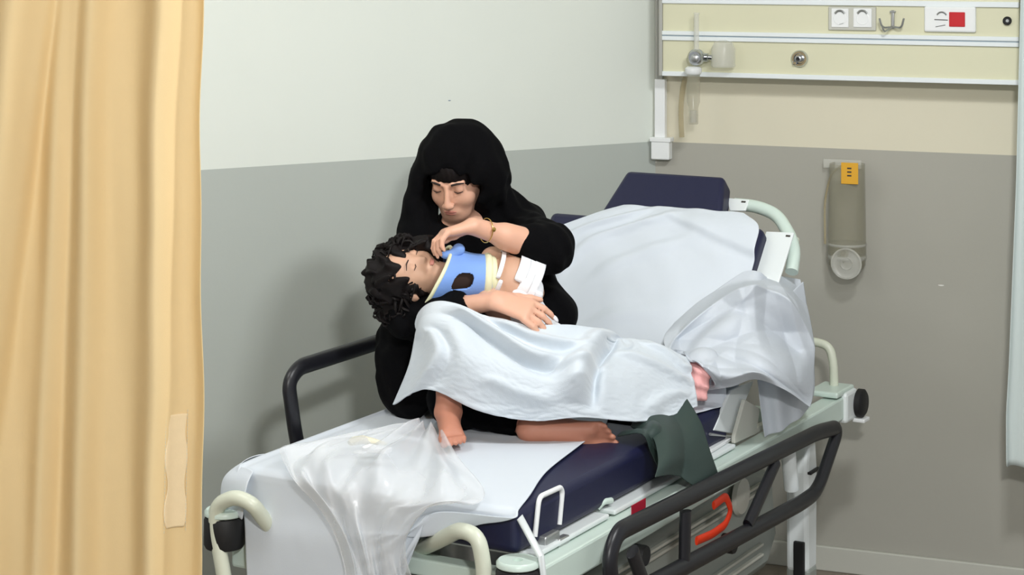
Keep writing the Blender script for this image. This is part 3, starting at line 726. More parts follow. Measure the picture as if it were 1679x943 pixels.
def mk_foot(F, ankle, toe, up, side, sc=1.0, r_ank=.034):
    a = np.asarray(ankle, float); f = np.asarray(toe, float); f /= np.linalg.norm(f); u = np.asarray(up, float); u = u - f * (u @ f); u /= np.linalg.norm(u)
    x = np.cross(f, u) * side
    F.ell(a - u * .038 * sc - f * .032 * sc, (.030 * sc, .036 * sc, .030 * sc), np.stack([x, f, u], 1), .02)
    F.cap(a - f * .005, a + (f * .085 - u * .034) * sc, r_ank * sc, .023 * sc, .02)
    F.cap(a - u * .046 * sc + x * -.008 * sc, a + (f * .10 - u * .050 - x * .018) * sc, .022 * sc, .019 * sc, .02)
    F.cap(a - u * .040 * sc, a + (f * .11 - u * .046 + x * .016) * sc, .022 * sc, .021 * sc, .02)
    for q, L, r in ((.027, .050, .0125), (.008, .047, .0095), (-.007, .041, .009), (-.020, .034, .0085), (-.032, .026, .008)):
        b = a + (f * (.118 - abs(q - .02) * .25) - u * .052 + x * q) * sc
        F.chain([b, b + (f * L * .6 + u * .004) * sc, b + (f * L - u * .004) * sc], [r * sc, r * .85 * sc, r * .8 * sc], .005)
    for sg in (-1, 1): F.ell(a + x * sg * .024 * sc, (.013 * sc,) * 3, None, .012)
# ---- joints of the seated woman
hipc = at(795, 612, 5.66); hipR = at(745, 612, 5.60); hipL = at(850, 610, 5.66)
chest = at(790, 435, 5.66); neck0 = at(776, 372, 5.66); headc = at(750, 290, 5.575)
shR = at(700, 400, 5.58); shL = at(852, 378, 5.70)
elR = at(668, 520, 5.36); wrR = at(812, 493, 5.255)
elL = at(893, 408, 5.43); wrL = at(775, 371, 5.30)
kn1 = at(738, 535, 5.27); an1 = at(735, 676, 5.20)
kn2 = at(745, 655, 5.34); an2 = at(893, 702, 5.25)
HR = frame((-.30, -.90, -.42), (-.10, -.30, 1))
def hp(x, y, z): return headc + HR @ np.array([x, y, z])
SK.ell(hp(0, -.012, .03), (.072, .092, .088), HR, .0)
SK.ell(hp(0, .025, -.025), (.060, .062, .080), HR, .02)
SK.ell(hp(0, .052, -.080), (.034, .030, .026), HR, .03)
for sg in (-1, 1):
    SK.ell(hp(sg * .036, .055, -.028), (.022, .022, .022), HR, .02)
    SK.ell(hp(sg * .031, .090, .008), (.017, .012, .011), HR, .010, 'sub')
    SK.ell(hp(sg * .031, .074, .007), (.0135, .013, .012), HR, .003)
    SK.cap(hp(sg * .016, .084, .026), hp(sg * .044, .072, .026), .007, .006, .012)
    SK.ell(hp(sg * .011, .098, -.036), (.008, .009, .007), HR, .006)
SK.cap(hp(0, .086, .014), hp(0, .104, -.033), .0065, .0095, .010)
SK.ell(hp(0, .078, -.062), (.024, .012, .010), HR, .01)
SK.cap(hp(0, -.02, -.05), neck0, .050, .050, .03)
SK.chain([neck0, chest, at(792, 520, 5.68), hipc], [.055, .105, .10, .115], .05)
SK.chain([shR, neck0, shL], [.048, .05, .048], .05)
SK.chain([shR, elR, wrR], [.046, .036, .0235], .02)
SK.chain([shL, elL, wrL], [.046, .036, .0235], .02)
SK.cap(elL, elL + (wrL - elL) * .55, .041, .034, .02)
SK.cap(elR, elR + (wrR - elR) * .55, .040, .032, .02)
SK.chain([hipc, hipR, kn1], [.11, .085, .052], .03).chain([kn1, an1], [.046, .030], .02)
SK.chain([hipc, hipL, kn2], [.11, .085, .052], .03).chain([kn2, an2], [.046, .030], .02)
nailsR = mk_hand(SK, wrR, at(870, 512, 5.235) - wrR, (-.05, .62, -.80), (.30, .34, .38, .42), 1, 1.08)
nailsL = mk_hand(SK, wrL, at(722, 384, 5.27) - wrL, (-.25, -.25, -.95), (.55, .6, .62, .62), -1, .92)
mk_foot(SK, an1, at(744, 712, 5.03) - at(735, 690, 5.20), (0, -.25, 1), 1, .92)
mk_foot(SK, an2 + ZN * .012, (1, .06, -.09), (.02, .97, .22), -1, 1.14, .032)
woman = thing('person', 'seated person in black clothes and black head covering with bare feet, leaning over the child', 'person', (hipc[0], hipc[1], MTZ))
wb = organic('body', SK, M['skin'], woman, 3)
wb.data.materials.append(M['sole'])                     # the bare feet and shins have a browner tone than face and arms
wl = np.array(LOCS[wb.name])
for p in wb.data.polygons:
    c_ = np.array(p.center) + wl
    if c_[2] < .935 and c_[1] < 5.45: p.material_index = 1
# nails, brows, lips, lashes
for res, nm in ((nailsR, 'R'),):
    for tip, d, n_ in res[:3] if False else res:
        d = d / np.linalg.norm(d); F_ = Field(tip - .02, tip + .02, .0013)
        F_.ell(tip + d * .002 + n_ * .0040, (.0068, .0125, .0040), np.stack([np.cross(d, n_), d, n_], 1), 0)
        organic('fingernail', F_, M['nail'], woman, 1, 'white varnished fingernail')
for sg in (-1, 1):
    MB().tube([hp(sg * .016, .091, .026), hp(sg * .032, .088, .030), hp(sg * .048, .076, .026)], [.0028, .003, .0015], 8).build('eyebrow', M['brow'], woman)
    MB().tube([hp(sg * .019, .0845, .003), hp(sg * .031, .088, .0005), hp(sg * .044, .0815, .003)], [.001, .0014, .001], 6).build('eyelashes', M['brow'], woman)
F_ = Field(hp(0, .09, -.06) - .04, hp(0, .09, -.06) + .04, .0018)
F_.ell(hp(0, .0885, -.059), (.019, .0045, .0035), HR, .002).ell(hp(0, .0875, -.0655), (.016, .005, .0042), HR, .001)
organic('lips', F_, M['lip'], woman, 1)
# ---- black clothes
GM = Field((-.60, 4.95, .78), (.45, 6.05, 1.68), .0065)
nk = neck0
GM.chain([nk + (chest - nk) * .25, chest, at(792, 520, 5.68), hipc], [.085, .128, .125, .14], .05)
GM.chain([shR, nk - ZN * .03, shL], [.066, .06, .066], .05)
GM.chain([shR, elR], [.064, .056], .04); GM.cap(elR, elR + (wrR - elR) * .60, .055, .040, .02)
GM.chain([shL, elL + (shL - elL) * .05 + np.array([.012, 0, 0])], [.070, .068], .04); GM.cap(elL + np.array([.012, 0, 0]), elL + (wrL - elL) * .26, .066, .050, .02)
GM.chain([hipc, hipR, kn1], [.13, .105, .072], .04).chain([kn1, kn1 + (an1 - kn1) * .55], [.066, .055], .03)
GM.chain([hipc, hipL, kn2], [.13, .10, .070], .04).chain([kn2, kn2 + (an2 - kn2) * .62], [.062, .046], .03)
GM.chain([at(680, 530, 5.52), at(668, 600, 5.50), at(675, 655, 5.45)], [.06, .075, .055], .05)   # skirt of the dress on the wall side
GM.chain([at(872, 455, 5.62), at(905, 515, 5.52), at(900, 560, 5.50)], [.06, .058, .06], .05)
# head covering: shell around the head, open at the face
GM.ell(hp(0, -.030, .035), (.108, .118, .108), HR, .03)
GM.ell(headc + np.array([.015, .03, .02]), (.125, .12, .12), None, .04)
GM.chain([hp(.085, -.02, 0) if HR[0, 0] > 0 else hp(-.085, -.02, 0), at(800, 350, 5.68)], [.045, .05], .04)
GM.chain([at(694, 300, 5.58), at(684, 350, 5.56), at(690, 400, 5.54)], [.040, .038, .05], .04)
GM.chain([at(805, 300, 5.62), at(822, 340, 5.68), at(860, 372, 5.72)], [.035, .05, .055], .04)
GM.chain([at(690, 395, 5.55), at(672, 470, 5.56), at(662, 560, 5.56), at(662, 640, 5.5)], [.05, .06, .065, .06], .04)
GM.cap(hp(0, .03, -.012), hp(0, .20, -.025), .076, .090, .012, 'sub')
GM.cap(hp(0, .06, -.08), at(790, 398, 5.45), .045, .035, .02, 'sub')
GM.cap(at(775, 380, 5.52), at(792, 415, 5.50), .030, .018, .015, 'sub')
GM.cap(elR + (wrR - elR) * .60, wrR, .027, .027, .003, 'sub')
GM.warp(lambda x, y, z: .0028 * np.sin(z * 60 + 9 * np.sin(x * 14 + y * 9)) + .0018 * np.sin(x * 95 + z * 60) + .0015 * np.sin(y * 120 - z * 40))
organic('black_garment', GM, M['black_cloth'], woman, 3, 'loose black dress, trousers and head covering')
# hair showing at the brow
F_ = Field(headc - .16, headc + .16, .005)
F_.ell(hp(0, -.008, .038), (.076, .097, .090), HR, 0)
F_.cap(hp(.004, .05, -.038), hp(.004, .20, -.038), .066, .066, .008, 'sub'); F_.box(hp(0, -.06, -.10), (.2, .2, .09), HR, 0, .01, 'sub'); F_.warp(lambda x, y, z: .0015 * np.sin(x * 400 + z * 90))
organic('hair', F_, M['hair'], woman, 2)
# bracelet
ad = (elL - wrL) / np.linalg.norm(elL - wrL); bc = wrL + ad * .045
u1 = np.cross(ad, ZN); u1 /= np.linalg.norm(u1); u2 = np.cross(ad, u1)
MB().tube([bc + (u1 * math.cos(a) + u2 * math.sin(a)) * .0315 + ad * .006 * math.sin(a) for a in np.linspace(0, 2 * math.pi, 33)[:-1]], .0014, 8, closed=True).build('bracelet', M['gold'], woman, label='thin gold bracelet')
bt = min((bc + (u1 * math.cos(a) + u2 * math.sin(a)) * .033 for a in np.linspace(0, 2 * math.pi, 32)), key=lambda p: p[1] * 1.0 - p[2] * .3)
MB().lathe(bt, -u1 if u1[1] > 0 else u1, [(0, 0), (.006, .0005), (.006, .0025), (0, .004)], 14).build('bracelet_charm', M['gold'], woman)

# ---- the child lying across the lap
child = thing('person', 'small dark-haired child in a blue neck collar lying across the seated person\'s lap', 'person', at(950, 600, 5.42))
chd = at(668, 452, 5.36); cnk = at(735, 455, 5.37); cch = at(838, 460, 5.385); chip = at(915, 592, 5.38); cmid = at(858, 528, 5.36)
ck1 = at(1050, 590, 5.50); ca1 = at(1128, 618, 5.575); ck2 = at(1045, 610, 5.44); ca2 = at(1125, 640, 5.54)
CR = frame((.30, -.62, .72), (-1, -.05, .12))
def cp(x, y, z): return chd + CR @ np.array([x, y, z])
CF = Field((-.42, 5.15, .86), (.62, 5.72, 1.42), .005)
CF.ell(cp(0, -.008, .012), (.066, .080, .076), CR, 0); CF.ell(cp(0, .022, -.028), (.052, .050, .058), CR, .02)
CF.ell(cp(0, .04, -.066), (.022, .022, .018), CR, .02); CF.cap(cp(0, .068, .0), cp(0, .078, -.022), .006, .009, .008)
for sg in (-1, 1):
    CF.ell(cp(sg * .028, .048, -.030), (.02, .02, .02), CR, .015); CF.ell(cp(sg * .026, .074, .002), (.014, .010, .009), CR, .008, 'sub'); CF.ell(cp(sg * .026, .061, .002), (.011, .011, .010), CR, .002)
    CF.ell(cp(sg * .066, -.005, -.02), (.008, .015, .02), CR, .006)
CF.ell(cp(0, .068, -.046), (.018, .008, .007), CR, .006)
CF.cap(chd, cnk, .040, .038, .02).chain([cnk + (cch - cnk) * .3, cch, cmid, chip], [.045, .060, .055, .066], .04)
csh1 = at(808, 425, 5.42); csh2 = at(800, 490, 5.33)
CF.chain([csh1, at(862, 438, 5.47), at(880, 480, 5.48)], [.034, .028, .022], .02)
CF.chain([csh2, at(850, 540, 5.34), at(930, 560, 5.33)], [.034, .028, .022], .02)
CF.chain([chip, ck1, ca1], [.062, .042, .028], .03).chain([chip, ck2, ca2], [.062, .042, .028], .03)
for an in (ca1, ca2):
    fd = np.array([.35, -.1, .35]); CF.cap(an, an + fd * .12, .026, .02, .015)
organic('body', CF, M['skin_c'], child, 3)
for sg in (-1, 1):
    MB().tube([cp(sg * .014, .077, .018), cp(sg * .027, .074, .021), cp(sg * .04, .064, .017)], [.0018, .002, .001], 6).build('eyebrow', M['brow'], child)
    MB().tube([cp(sg * .016, .0705, -.003), cp(sg * .026, .0735, -.005), cp(sg * .036, .068, -.003)], [.0008, .0012, .0008], 6).build('eyelashes', M['brow'], child)
F_ = Field(cp(0, .07, -.04) - .03, cp(0, .07, -.04) + .03, .0016); F_.ell(cp(0, .0755, -.044), (.013, .004, .0035), CR, .001).ell(cp(0, .0745, -.049), (.011, .004, .004), CR, .001)
organic('lips', F_, M['lip'], child, 1)
HF = Field(chd - .19, chd + .19, .0048)
HF.ell(cp(0, -.022, .022), (.080, .090, .085), CR, 0)
HF.ell(at(666, 448, 5.40), (.082, .07, .090), None, .03); HF.ell(at(664, 498, 5.38), (.070, .055, .070), None, .03); HF.ell(at(692, 415, 5.38), (.05, .05, .045), None, .03)
HF.warp(lambda x, y, z: .006 * np.sin(x * 95 + 3 * np.sin(z * 60)) + .006 * np.sin(z * 110 + 3 * np.sin(y * 70)) + .003 * np.sin(y * 210 + x * 130))
HF.cap(cp(0, .045, -.022), cp(0, .16, -.022), .040, .046, .012, 'sub')
organic('hair', HF, M['hair'], child, 1, 'messy dark curly hair')
mb = MB(); r2 = random.Random(3)
for i in range(260):
    a = r2.uniform(0, 6.28); b_ = r2.uniform(-1, 1); d = np.array([math.cos(a) * math.sqrt(1 - b_ * b_), math.sin(a) * math.sqrt(1 - b_ * b_) , b_])
    if d[1] > .5 or d[0] > .45: continue
    p = at(662, 462, 5.385) + d * np.array([.080, .07, .110]); t = np.cross(d, np.array([r2.uniform(-1, 1), r2.uniform(-1, 1), r2.uniform(-1, 1)])); t /= np.linalg.norm(t)
    L = r2.uniform(.025, .055); pts = [p + t * L * q + d * (.016 * math.sin(q * 3.1) + .004) - ZN * .02 * q * q for q in (0, .25, .5, .75, 1)]
    mb.tube(pts, [.0035, .0045, .004, .003, .001], 5)
o = mb.build('hair_curls', M['hair'], child); o['kind'] = 'stuff'
# collar: flared foam shell around the neck with an oval opening
ca = at(714, 452, 5.35); cb = at(806, 452, 5.365); cax = (cb - ca) / np.linalg.norm(cb - ca); cu = np.array([0, -.12, 1.0]); cu -= cax * (cu @ cax); cu /= np.linalg.norm(cu); cf = np.cross(cu, cax)
if cf[1] > 0: cf = -cf
def collar_pt(u_, th, r_off=0):
    L = np.linalg.norm(cb - ca); slant = .040 * math.sin(th) * (1 - u_)
    r = .084 + (.056 - .084) * u_ + .010 * math.cos(u_ * 6.28) * .3 + r_off
    if math.sin(th) > 0: r -= .012 * u_ * 0
    return ca + cax * (L * u_ * .98 + slant) + (cf * math.cos(th) * .92 + cu * math.sin(th) * (1.0 if math.sin(th) < 0 else .86)) * r
NU, NT = 64, 150; V = []; F = []
hu, ht = .46, math.radians(3)
for i in range(NU):
    for j in range(NT): V.append(collar_pt(i / (NU - 1), 2 * math.pi * j / NT, .002 * math.sin(j * .7) * 0))
def inhole(i, j):
    u_ = (i + .5) / (NU - 1); th = 2 * math.pi * (j + .5) / NT; th = th - 2 * math.pi if th > math.pi else th
    return (abs((u_ - hu) / .19) ** 3 + abs((th - ht) / .36) ** 3) < 1
for i in range(NU - 1):
    for j in range(NT):
        if not inhole(i, j): F.append((i * NT + j, i * NT + (j + 1) % NT, (i + 1) * NT + (j + 1) % NT, (i + 1) * NT + j))
o = put('neck_collar', V, F, M['collar'], child, label='blue foam neck collar with oval front opening'); mod_sub(o, 1); mod_solid(o, .006)
for nm, u_, rr, mm, ro in (('collar_trim', 0.0, .0052, 'pad', .0), ('collar_trim', .93, .012, 'pad', -.004), ('collar_trim', 1.04, .012, 'pad', -.010)):
    MB().tube([collar_pt(u_, 2 * math.pi * j / 48, ro) for j in range(48)], rr, 10, closed=True).build(nm, M[mm], child, label='cream padded collar edge')
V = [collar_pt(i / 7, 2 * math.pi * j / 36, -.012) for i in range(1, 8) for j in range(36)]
put('collar_inner_shade', V, [(i * 36 + j, i * 36 + (j + 1) % 36, (i + 1) * 36 + (j + 1) % 36, (i + 1) * 36 + j) for i in range(6) for j in range(36)], M['hole'], child)  # dark shell added inside the collar so the opening looks shaded
F_ = Field(at(752, 420, 5.3) - .07, at(752, 420, 5.3) + .07, .003); F_.ell(at(752, 409, 5.325), (.017, .016, .016), None, 0).ell(at(735, 418, 5.318), (.022, .012, .012), None, .015)
organic('chin_rest', F_, M['collar'], child, 2)
# gauze wrapped over chest and shoulder
def wrap(a, b, r0, r1, name, turns, wdt):
    a = np.asarray(a); b = np.asarray(b); ax_ = (b - a) / np.linalg.norm(b - a); e1 = np.cross(ax_, ZN); e1 /= np.linalg.norm(e1); e2 = np.cross(e1, ax_)
    n = 22 * turns; V = []
    for i in range(n + 1):
        q = i / n; th = q * turns * 2 * math.pi; c = a + (b - a) * q; r = r0 + (r1 - r0) * q + .0015 * math.sin(th * 3.3)
        for w_ in (-.5, -.17, .17, .5): V.append(c + ax_ * wdt * w_ + (e1 * math.cos(th) + e2 * math.sin(th)) * (r + .002 * math.cos(w_ * 9)))
    o = put(name, V, [(i * 4 + k, i * 4 + k + 1, i * 4 + k + 5, i * 4 + k + 4) for i in range(n) for k in range(3)], M['gauze'], child); mod_sub(o, 1); mod_solid(o, .002)
wrap(at(842, 455, 5.385), at(876, 470, 5.395), .073, .073, 'bandage', 3, .030)
wrap(at(812, 450, 5.375), at(818, 452, 5.376), .066, .067, 'bandage_strap', 1, .012)
wrap(at(832, 438, 5.41), at(870, 440, 5.44), .046, .044, 'bandage', 3, .024)
# white wrap and clothes covering the child from the chest down
F_ = Field((-.10, 5.15, .84), (.60, 5.72, 1.32), .006)
F_.chain([cch + (cmid - cch) * .25 + np.array([.012, 0, 0]), cmid, chip], [.064, .060, .070], .03).chain([chip, ck1, ca1], [.070, .049, .035], .03).chain([chip, ck2, ca2], [.070, .049, .035], .03)
F_.warp(lambda x, y, z: .0025 * np.sin(x * 70 + z * 90) + .002 * np.sin(z * 120 - y * 80))
organic('white_clothing', F_, M['gauze'], child, 2, 'white cotton clothing')
# pink sock
F_ = Field(ca1 - .12, ca1 + .14, .0045)
for an in (ca1, ca2): F_.cap(an, an + np.array([.35, -.1, .35]) * .125, .035, .028, .015)
F_.cap(ca1 + np.array([.0, 0, -.02]), ca2 + np.array([.03, -.01, 0]), .036, .03, .02)
F_.warp(lambda x, y, z: .004 * np.sin(z * 170 + 60 * x) + .003 * np.sin(x * 190 + y * 60))
organic('pink_sock', F_, M['pink'], child, 2, 'crumpled pink sock on the foot')

# ================================================================== COVERS (relaxed over a collision field)
CO = Field((-.95, 4.5, .40), (1.0, 6.45, 1.62), .014)
RB = np.stack([UN, VN, ZN], 1); RK = np.stack([BD, VN, BNn], 1)
CO.box(B(.60, 0, .755), (.62, .383, .045), RB, .015)
CO.box(BK(.315, 0, .045), (.31, .372, .043), RK, .015)
CO.box(BK(.69, 0, .042), (.10, .18, .038), RK, .01)
for l in (-.42, .42): CO.box(B(.92, l, BZ - .035), (.93, .03, .036), RB, .005)
CO.chain([hipc, hipR, kn1, kn1 + (an1 - kn1) * .7], [.13, .10, .070, .056], .02).chain([hipc, hipL, kn2, kn2 + (an2 - kn2) * .7], [.13, .10, .072, .052], .02)
CO.chain([cch, cmid, chip], [.064, .060, .072], .02).chain([chip, ck1, ca1], [.066, .048, .036], .02).chain([chip, ck2, ca2], [.066, .048, .036], .02)
CO.chain([elR, wrR, at(880, 515, 5.235)], [.055, .035, .028], .02).chain([nk, chest, hipc], [.09, .13, .14], .03)
for an in (ca1, ca2): CO.cap(an, an + np.array([.35, -.1, .35]) * .125, .037, .032, .015)
CO.prep()
ZP = .8065
# --- foot sheet
rows = []
for s_, l0, l1, z in ((.98, .40, -.10, ZP), (.80, .405, -.20, ZP), (.55, .405, -.245, ZP), (.30, .405, -.29, ZP), (.10, .405, -.355, ZP), (.0, .400, -.385, ZP), (-.018, .398, -.389, ZP - .003),
                      (-.030, .395, -.390, .792), (-.034, .388, -.35, .788), (-.040, .375, -.18, .776), (-.043, .36, -.14, .71), (-.045, .35, -.10, .60), (-.045, .345, -.14, .52), (-.045, .34, -.2, .42)):
    rows.append([B(s_, l0 + (l1 - l0) * q, z) for q in (0, .2, .4, .6, .8, 1)])
X = surf(rows, 110, 70)
pins = np.zeros(X.shape[:2], bool); pins[0] = True; pins[:, -1] = True; pins[:60, 0] = True
# corner gather: left foot corner hangs a little outside
X = relax(X, (1.008, 1.004), 20, pins, CO, .006, .0005, 8, noise=.0015)
fs = cloth_obj('bed_sheet', X, M['sheet'], None, .0018); tag(fs, 'white cotton sheet covering the foot of the mattress and hanging over its end', 'sheet')
# --- corner flap of the sheet on the wall-side foot corner
rows = [[B(.10, .405, .806), B(.0, .41, .804), B(-.038, .34, .80)], [B(.08, .430, .78), B(-.02, .445, .77), B(-.058, .345, .765)], [B(.07, .445, .72), B(-.02, .455, .71), B(-.062, .355, .685)]]
X = surf(rows, 16, 20); X[..., 2] += .004 * np.sin(np.linspace(0, 9, 20))[None]
cf_ = cloth_obj('sheet_corner', X, M['sheet'], fs, .0018)
# --- sheet on the raised back
TN = .092
rows = []
for t, l0, l1, n_ in ((-.34, .36, -.33, None), (-.16, .36, -.36, None), (.0, .36, -.372, .06), (.10, .36, -.36, TN), (.25, .36, -.352, TN), (.40, .36, -.352, TN), (.50, .345, -.348, TN + .002), (.575, .22, -.335, TN + .006), (.625, .13, -.27, TN - .005)):
    r = []
    for q in (0, .2, .4, .6, .8, 1):
        l = l0 + (l1 - l0) * q
        r.append(B(HS + t, l, ZP) if n_ is None else (BK(t + .03, l, n_)))
    rows.append(r)
X = surf(rows, 90, 84)
tt, ll = np.meshgrid(np.linspace(0, 1, 90), np.linspace(0, 1, 84), indexing='ij')
ang = np.arctan2(tt - .25, ll + .05); rad = np.hypot(tt - .25, ll + .05)
fold = np.zeros_like(tt)
for a0, am, wd, r0, r1 in ((.98, .010, .05, .30, .95), (.70, .008, .04, .4, 1.0), (.40, .007, .035, .35, .9), (1.2, .008, .05, .3, .9), (.15, .005, .03, .3, .8)):
    fold += 1.7 * am * np.exp(-((ang - a0 - .08 * np.sin(rad * 5)) / wd) ** 2) * np.clip((rad - r0) * 5, 0, 1) * np.clip((r1 - rad) * 5, 0, 1)
dd = (tt - (.93 - .20 * (ll - .35) / .6)) ; fold += .022 / (1 + np.exp(-dd / .006)) * np.exp(-np.maximum(dd, 0) / .12) * np.clip((ll - .3) * 3, 0, 1)
fold += .0025 * np.sin(ll * 23 + tt * 11 + 2 * np.sin(tt * 9)) * (tt > .3)
X += fold[..., None] * BNn
pins = np.zeros(X.shape[:2], bool); pins[::1, 0] = True; pins[:, -1] = True; pins[0] = True; pins[-1] = True
X = relax(X, 1.0, 3, pins, CO, .004, 0, 4, noise=.0006, stiff=.05)
bs = cloth_obj('bed_sheet', X, M['sheet'], None, .0018, flip=True); tag(bs, 'white cotton sheet drawn over the raised back of the stretcher below the navy bolster', 'sheet')
# --- blanket over lap and child
rows = [
 [at(690, 525, 5.30), at(738, 503, 5.235), at(800, 515, 5.225), at(868, 533, 5.225), at(945, 535, 5.30), at(1010, 548, 5.42), at(1075, 565, 5.50), at(1128, 590, 5.56)],
 [at(680, 560, 5.27), at(735, 525, 5.17), at(800, 560, 5.16), at(868, 585, 5.16), at(945, 575, 5.24), at(1015, 580, 5.34), at(1080, 595, 5.42), at(1135, 615, 5.50)],
 [at(670, 600, 5.25), at(735, 575, 5.13), at(800, 605, 5.11), at(870, 625, 5.10), at(948, 620, 5.14), at(1020, 620, 5.25), at(1085, 628, 5.36), at(1140, 640, 5.46)],
 [at(644, 664, 5.28), at(702, 640, 5.18), at(785, 672, 5.12), at(875, 690, 5.12), at(955, 686, 5.13), at(1040, 690, 5.20), at(1095, 683, 5.32), at(1143, 668, 5.44)]]
X = surf(rows, 74, 120)
vv, uu = np.meshgrid(np.linspace(0, 1, 74), np.linspace(0, 1, 120), indexing='ij')
def foldline(u0, v0, u1, v1, am, w):
    d = np.array([u1 - u0, v1 - v0]); L = np.hypot(*d); d = d / L
    s_ = (uu - u0) * d[0] + (vv - v0) * d[1]; n_ = -(uu - u0) * d[1] + (vv - v0) * d[0] + .03 * np.sin(s_ / L * 3.1)
    return am * np.exp(-(n_ / w) ** 2) * np.clip(s_ / L * 5, 0, 1) * np.clip((1 - s_ / L) * 5, 0, 1)
fl = foldline(.10, .02, .56, .50, .030, .045) - foldline(.16, .16, .54, .62, .016, .035) + foldline(.28, .02, .60, .34, .026, .035) \
   + foldline(.56, .88, .70, -.05, .040, .050) - foldline(.60, .95, .755, -.05, .040, .018) + foldline(.50, .52, .66, .58, .020, .05) \
   + foldline(.68, .30, 1.0, .55, .018, .06) + foldline(.03, .25, .10, 1.0, .020, .03) - foldline(.09, .35, .15, 1.0, .012, .025) + foldline(.80, .0, 1.02, .30, .018, .05) \
   + foldline(.25, .75, .50, .85, .010, .05) + foldline(.78, .95, .98, .72, .012, .04) + .004 * np.sin(uu * 15 + vv * 6)
fl = fl * 1.5; X[..., 1] -= fl * .8; X[..., 2] += fl * .6
pins = np.zeros(X.shape[:2], bool); pins[0] = True; pins[:, 0] = True; pins[-1] = True; pins[:, -1] = True
X = relax(X, 1.004, 8, pins, CO, .010, .0001, 5, noise=.0008, stiff=.2)
bl = cloth_obj('blanket', X, M['blanket'], None, .004, flip=False); tag(bl, 'white flannel blanket draped over the lap of the seated person and the child', 'blanket')
# --- crumpled sheet on the right of the back rest
rows = [
 [at(1105, 530, 5.80), at(1150, 492, 5.83), at(1205, 462, 5.86), at(1260, 452, 5.90), at(1312, 458, 5.98)],
 [at(1088, 556, 5.66), at(1150, 528, 5.66), at(1210, 508, 5.68), at(1275, 505, 5.76), at(1328, 525, 5.90)],
 [at(1100, 590, 5.58), at(1155, 568, 5.56), at(1218, 556, 5.56), at(1282, 565, 5.66), at(1334, 585, 5.84)],
 [at(1138, 612, 5.57), at(1180, 610, 5.52), at(1228, 600, 5.50), at(1285, 618, 5.58), at(1333, 645, 5.78)],
 [at(1160, 640, 5.56), at(1200, 634, 5.50), at(1240, 622, 5.48), at(1288, 640, 5.54), at(1328, 668, 5.74)]]
X = surf(rows, 130, 130)
Yn, Xn = np.meshgrid(np.linspace(0, 1, 130), np.linspace(0, 1, 130), indexing='ij')
r3 = np.random.default_rng(31); cr = np.zeros_like(Yn)
for i in range(22):
    a = r3.uniform(0, 3.14); px0, py0 = r3.uniform(.05, .95, 2); dl = (Xn - px0) * math.cos(a) + (Yn - py0) * math.sin(a)
    dl = dl + .03 * np.sin(6 * (Xn * math.sin(a) - Yn * math.cos(a)) + i); wl = np.exp(-(((Xn - px0) ** 2 + (Yn - py0) ** 2) / r3.uniform(.05, .25)))
    cr += r3.choice([-1, 1]) * r3.uniform(.09, .15) * (np.abs(dl) - .10) * wl * 2.2
cr -= cr.mean(); cr *= np.clip(np.minimum(np.minimum(Xn, 1 - Xn), np.minimum(Yn, 1 - Yn)) * 9, 0, 1); rr_ = np.hypot((Xn - .5) / .52, (Yn - .60) / .48)
arch = (.034 * np.exp(-np.abs(rr_ - 1) / .10) - .012 * np.exp(-((rr_ - .74) / .10) ** 2)) * np.clip((.62 - Yn) * 6, 0, 1)
X[..., 1] -= cr + arch; X[..., 2] += arch * .5 + cr * .35
pins = np.zeros(X.shape[:2], bool); pins[0] = True; pins[:, -1] = True; pins[-1] = True
X = relax(X, 1.0, 3, pins, CO, .009, 0, 5, noise=.0003, stiff=.0)
cs = cloth_obj('crumpled_sheet', X, M['paper'], None, .0012, flip=False); tag(cs, 'crumpled thin white sheet bunched beside the raised back at the right', 'sheet')
# sheer part hanging down behind it
rows = [[at(1232, 560, 5.80), at(1270, 500, 5.84), at(1318, 462, 5.92)], [at(1240, 610, 5.72), at(1285, 590, 5.76), at(1332, 560, 5.90)], [at(1246, 660, 5.70), at(1290, 660, 5.74), at(1336, 640, 5.88)], [at(1254, 718, 5.70), at(1292, 700, 5.74), at(1326, 672, 5.88)]]
X = surf(rows, 50, 40); X[..., 1] += .010 * np.sin(np.linspace(0, 14, 40))[None] + .006 * np.sin(np.linspace(0, 9, 50))[:, None]
cloth_obj('hanging_flap', X, M['paper'], cs, .0012)
# --- dark green cloth over the beam
rows = [[B(.74, -.30, .825), B(.86, -.31, .86), B(.98, -.33, .88)],
        [on_l(1068, 715, -.40), on_l(1108, 700, -.41), on_l(1146, 690, -.41)],
        [on_l(1078, 748, -.45), on_l(1120, 742, -.455), on_l(1162, 738, -.455)],
        [on_l(1072, 776, -.462), on_l(1124, 784, -.466), on_l(1180, 790, -.464)]]
X = surf(rows, 40, 44); q = np.linspace(0, 1, 44)[None]; q2 = np.linspace(0, 1, 40)[:, None]
X[..., 1] -= .05 * np.abs(np.sin(q * 5.2 + 1.3 * q2 - .4)) ** .7 * (.25 + q2 * .6) + .008 * np.sin(q2 * 9 + q * 6); X[..., 2] += .010 * np.sin(q * 7)
gc = cloth_obj('green_cloth', X, M['green'], None, .0025); tag(gc, 'dark green cloth hanging over the side beam below the blanket', 'cloth')
rows = [[B(.66, -.30, .815), B(.74, -.33, .83), B(.82, -.35, .84)], [on_l(1052, 712, -.385), on_l(1066, 705, -.40), on_l(1090, 700, -.41)], [on_l(1066, 740, -.40), on_l(1088, 745, -.42), on_l(1108, 752, -.44)], [on_l(1078, 766, -.41), on_l(1108, 775, -.44), on_l(1138, 784, -.46)]]
X = surf(rows, 24, 24); X[..., 2] += .006 * np.sin(np.linspace(0, 11, 24))[None]
cloth_obj('lower_fold', X, M['green'], gc, .0025)
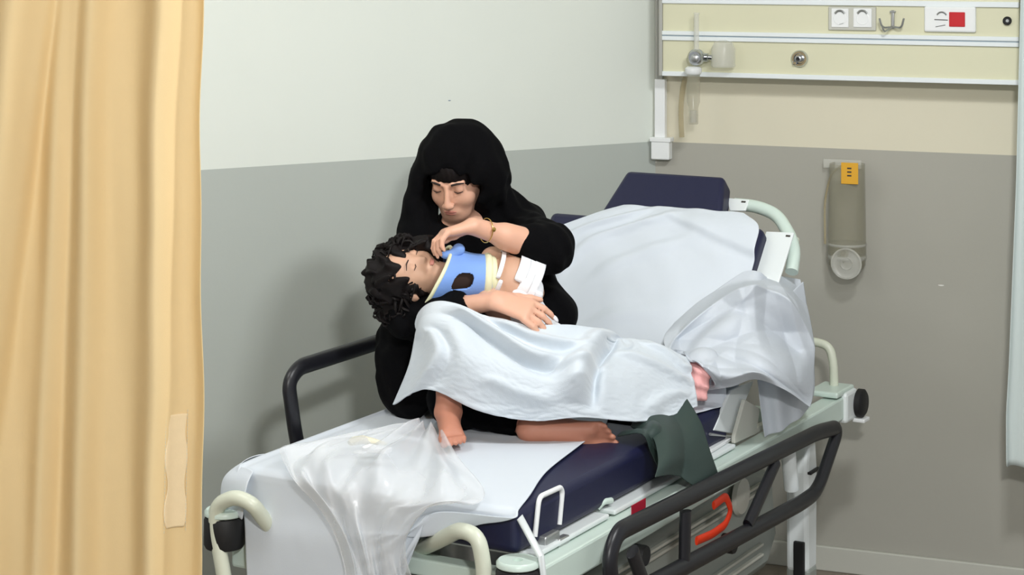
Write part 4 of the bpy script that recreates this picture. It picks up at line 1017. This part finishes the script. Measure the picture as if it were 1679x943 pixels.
# --- plastic film bunched on the foot sheet, hanging over the end
rows = [[B(.40, .17, .818), B(.39, .12, .830), B(.37, .05, .822)],
        [B(.22, .25, .822), B(.24, .08, .830), B(.20, -.10, .816)],
        [B(.04, .30, .824), B(.02, .02, .830), B(.03, -.27, .816)],
        [B(-.055, .22, .790), B(-.062, .0, .78), B(-.072, -.31, .798)],
        [B(-.06, .12, .72), B(-.072, .0, .71), B(-.085, -.20, .776)],
        [B(-.06, .06, .62), B(-.072, -.03, .60), B(-.066, -.12, .64)],
        [B(-.06, .04, .44), B(-.072, -.08, .44), B(-.062, -.24, .44)]]
X = surf(rows, 90, 50); Yn, Xn = np.meshgrid(np.linspace(0, 1, 90), np.linspace(0, 1, 50), indexing='ij'); cr = np.zeros_like(Yn)
for i in range(9):
    f = r3.uniform(2, 6); ph = r3.uniform(0, 6.28); w_ = Xn + .10 * np.sin(4 * Yn + ph) + .25 * Yn * r3.uniform(-1, 1); cr += np.abs(((w_ * f * 1.6 + ph) % 1) - .5) / f * .06
X[..., 2] += cr - cr.min() + .003; X[..., 1] -= (cr - cr.min()) * .7
pf = cloth_obj('plastic_film', X, M['film'], None, .0006); tag(pf, 'bunched translucent plastic film lying on the foot sheet and hanging down its end', 'plastic film')
rows = [[on_z(572, 722, .82), on_z(598, 716, .835), on_z(640, 722, .822)], [on_z(570, 730, .82), on_z(600, 731, .828), on_z(642, 729, .822)]]
wr = thing('wrapped_strip', 'beige rolled strip with a white tab lying on the sheet near the bare foot', 'strip', on_z(610, 730, .842))
MB().tube([on_z(573, 727, .850), on_z(580, 723, .854), on_z(595, 721, .855), on_z(612, 724, .852), on_z(634, 728, .848)], [.008, .013, .013, .010, .004], 14, flat=(ZN, .8)).build('roll', M['beige'], wr)
MB().box(on_z(618, 737, .848), (UN, VN, ZN), (.035, .07, .014)).build('white_tab', M['gauze'], wr, .004)
MB().box(on_z(590, 742, .846), (UN, VN, ZN), (.02, .03, .006)).build('tape_end', M['gauze'], wr, .002)
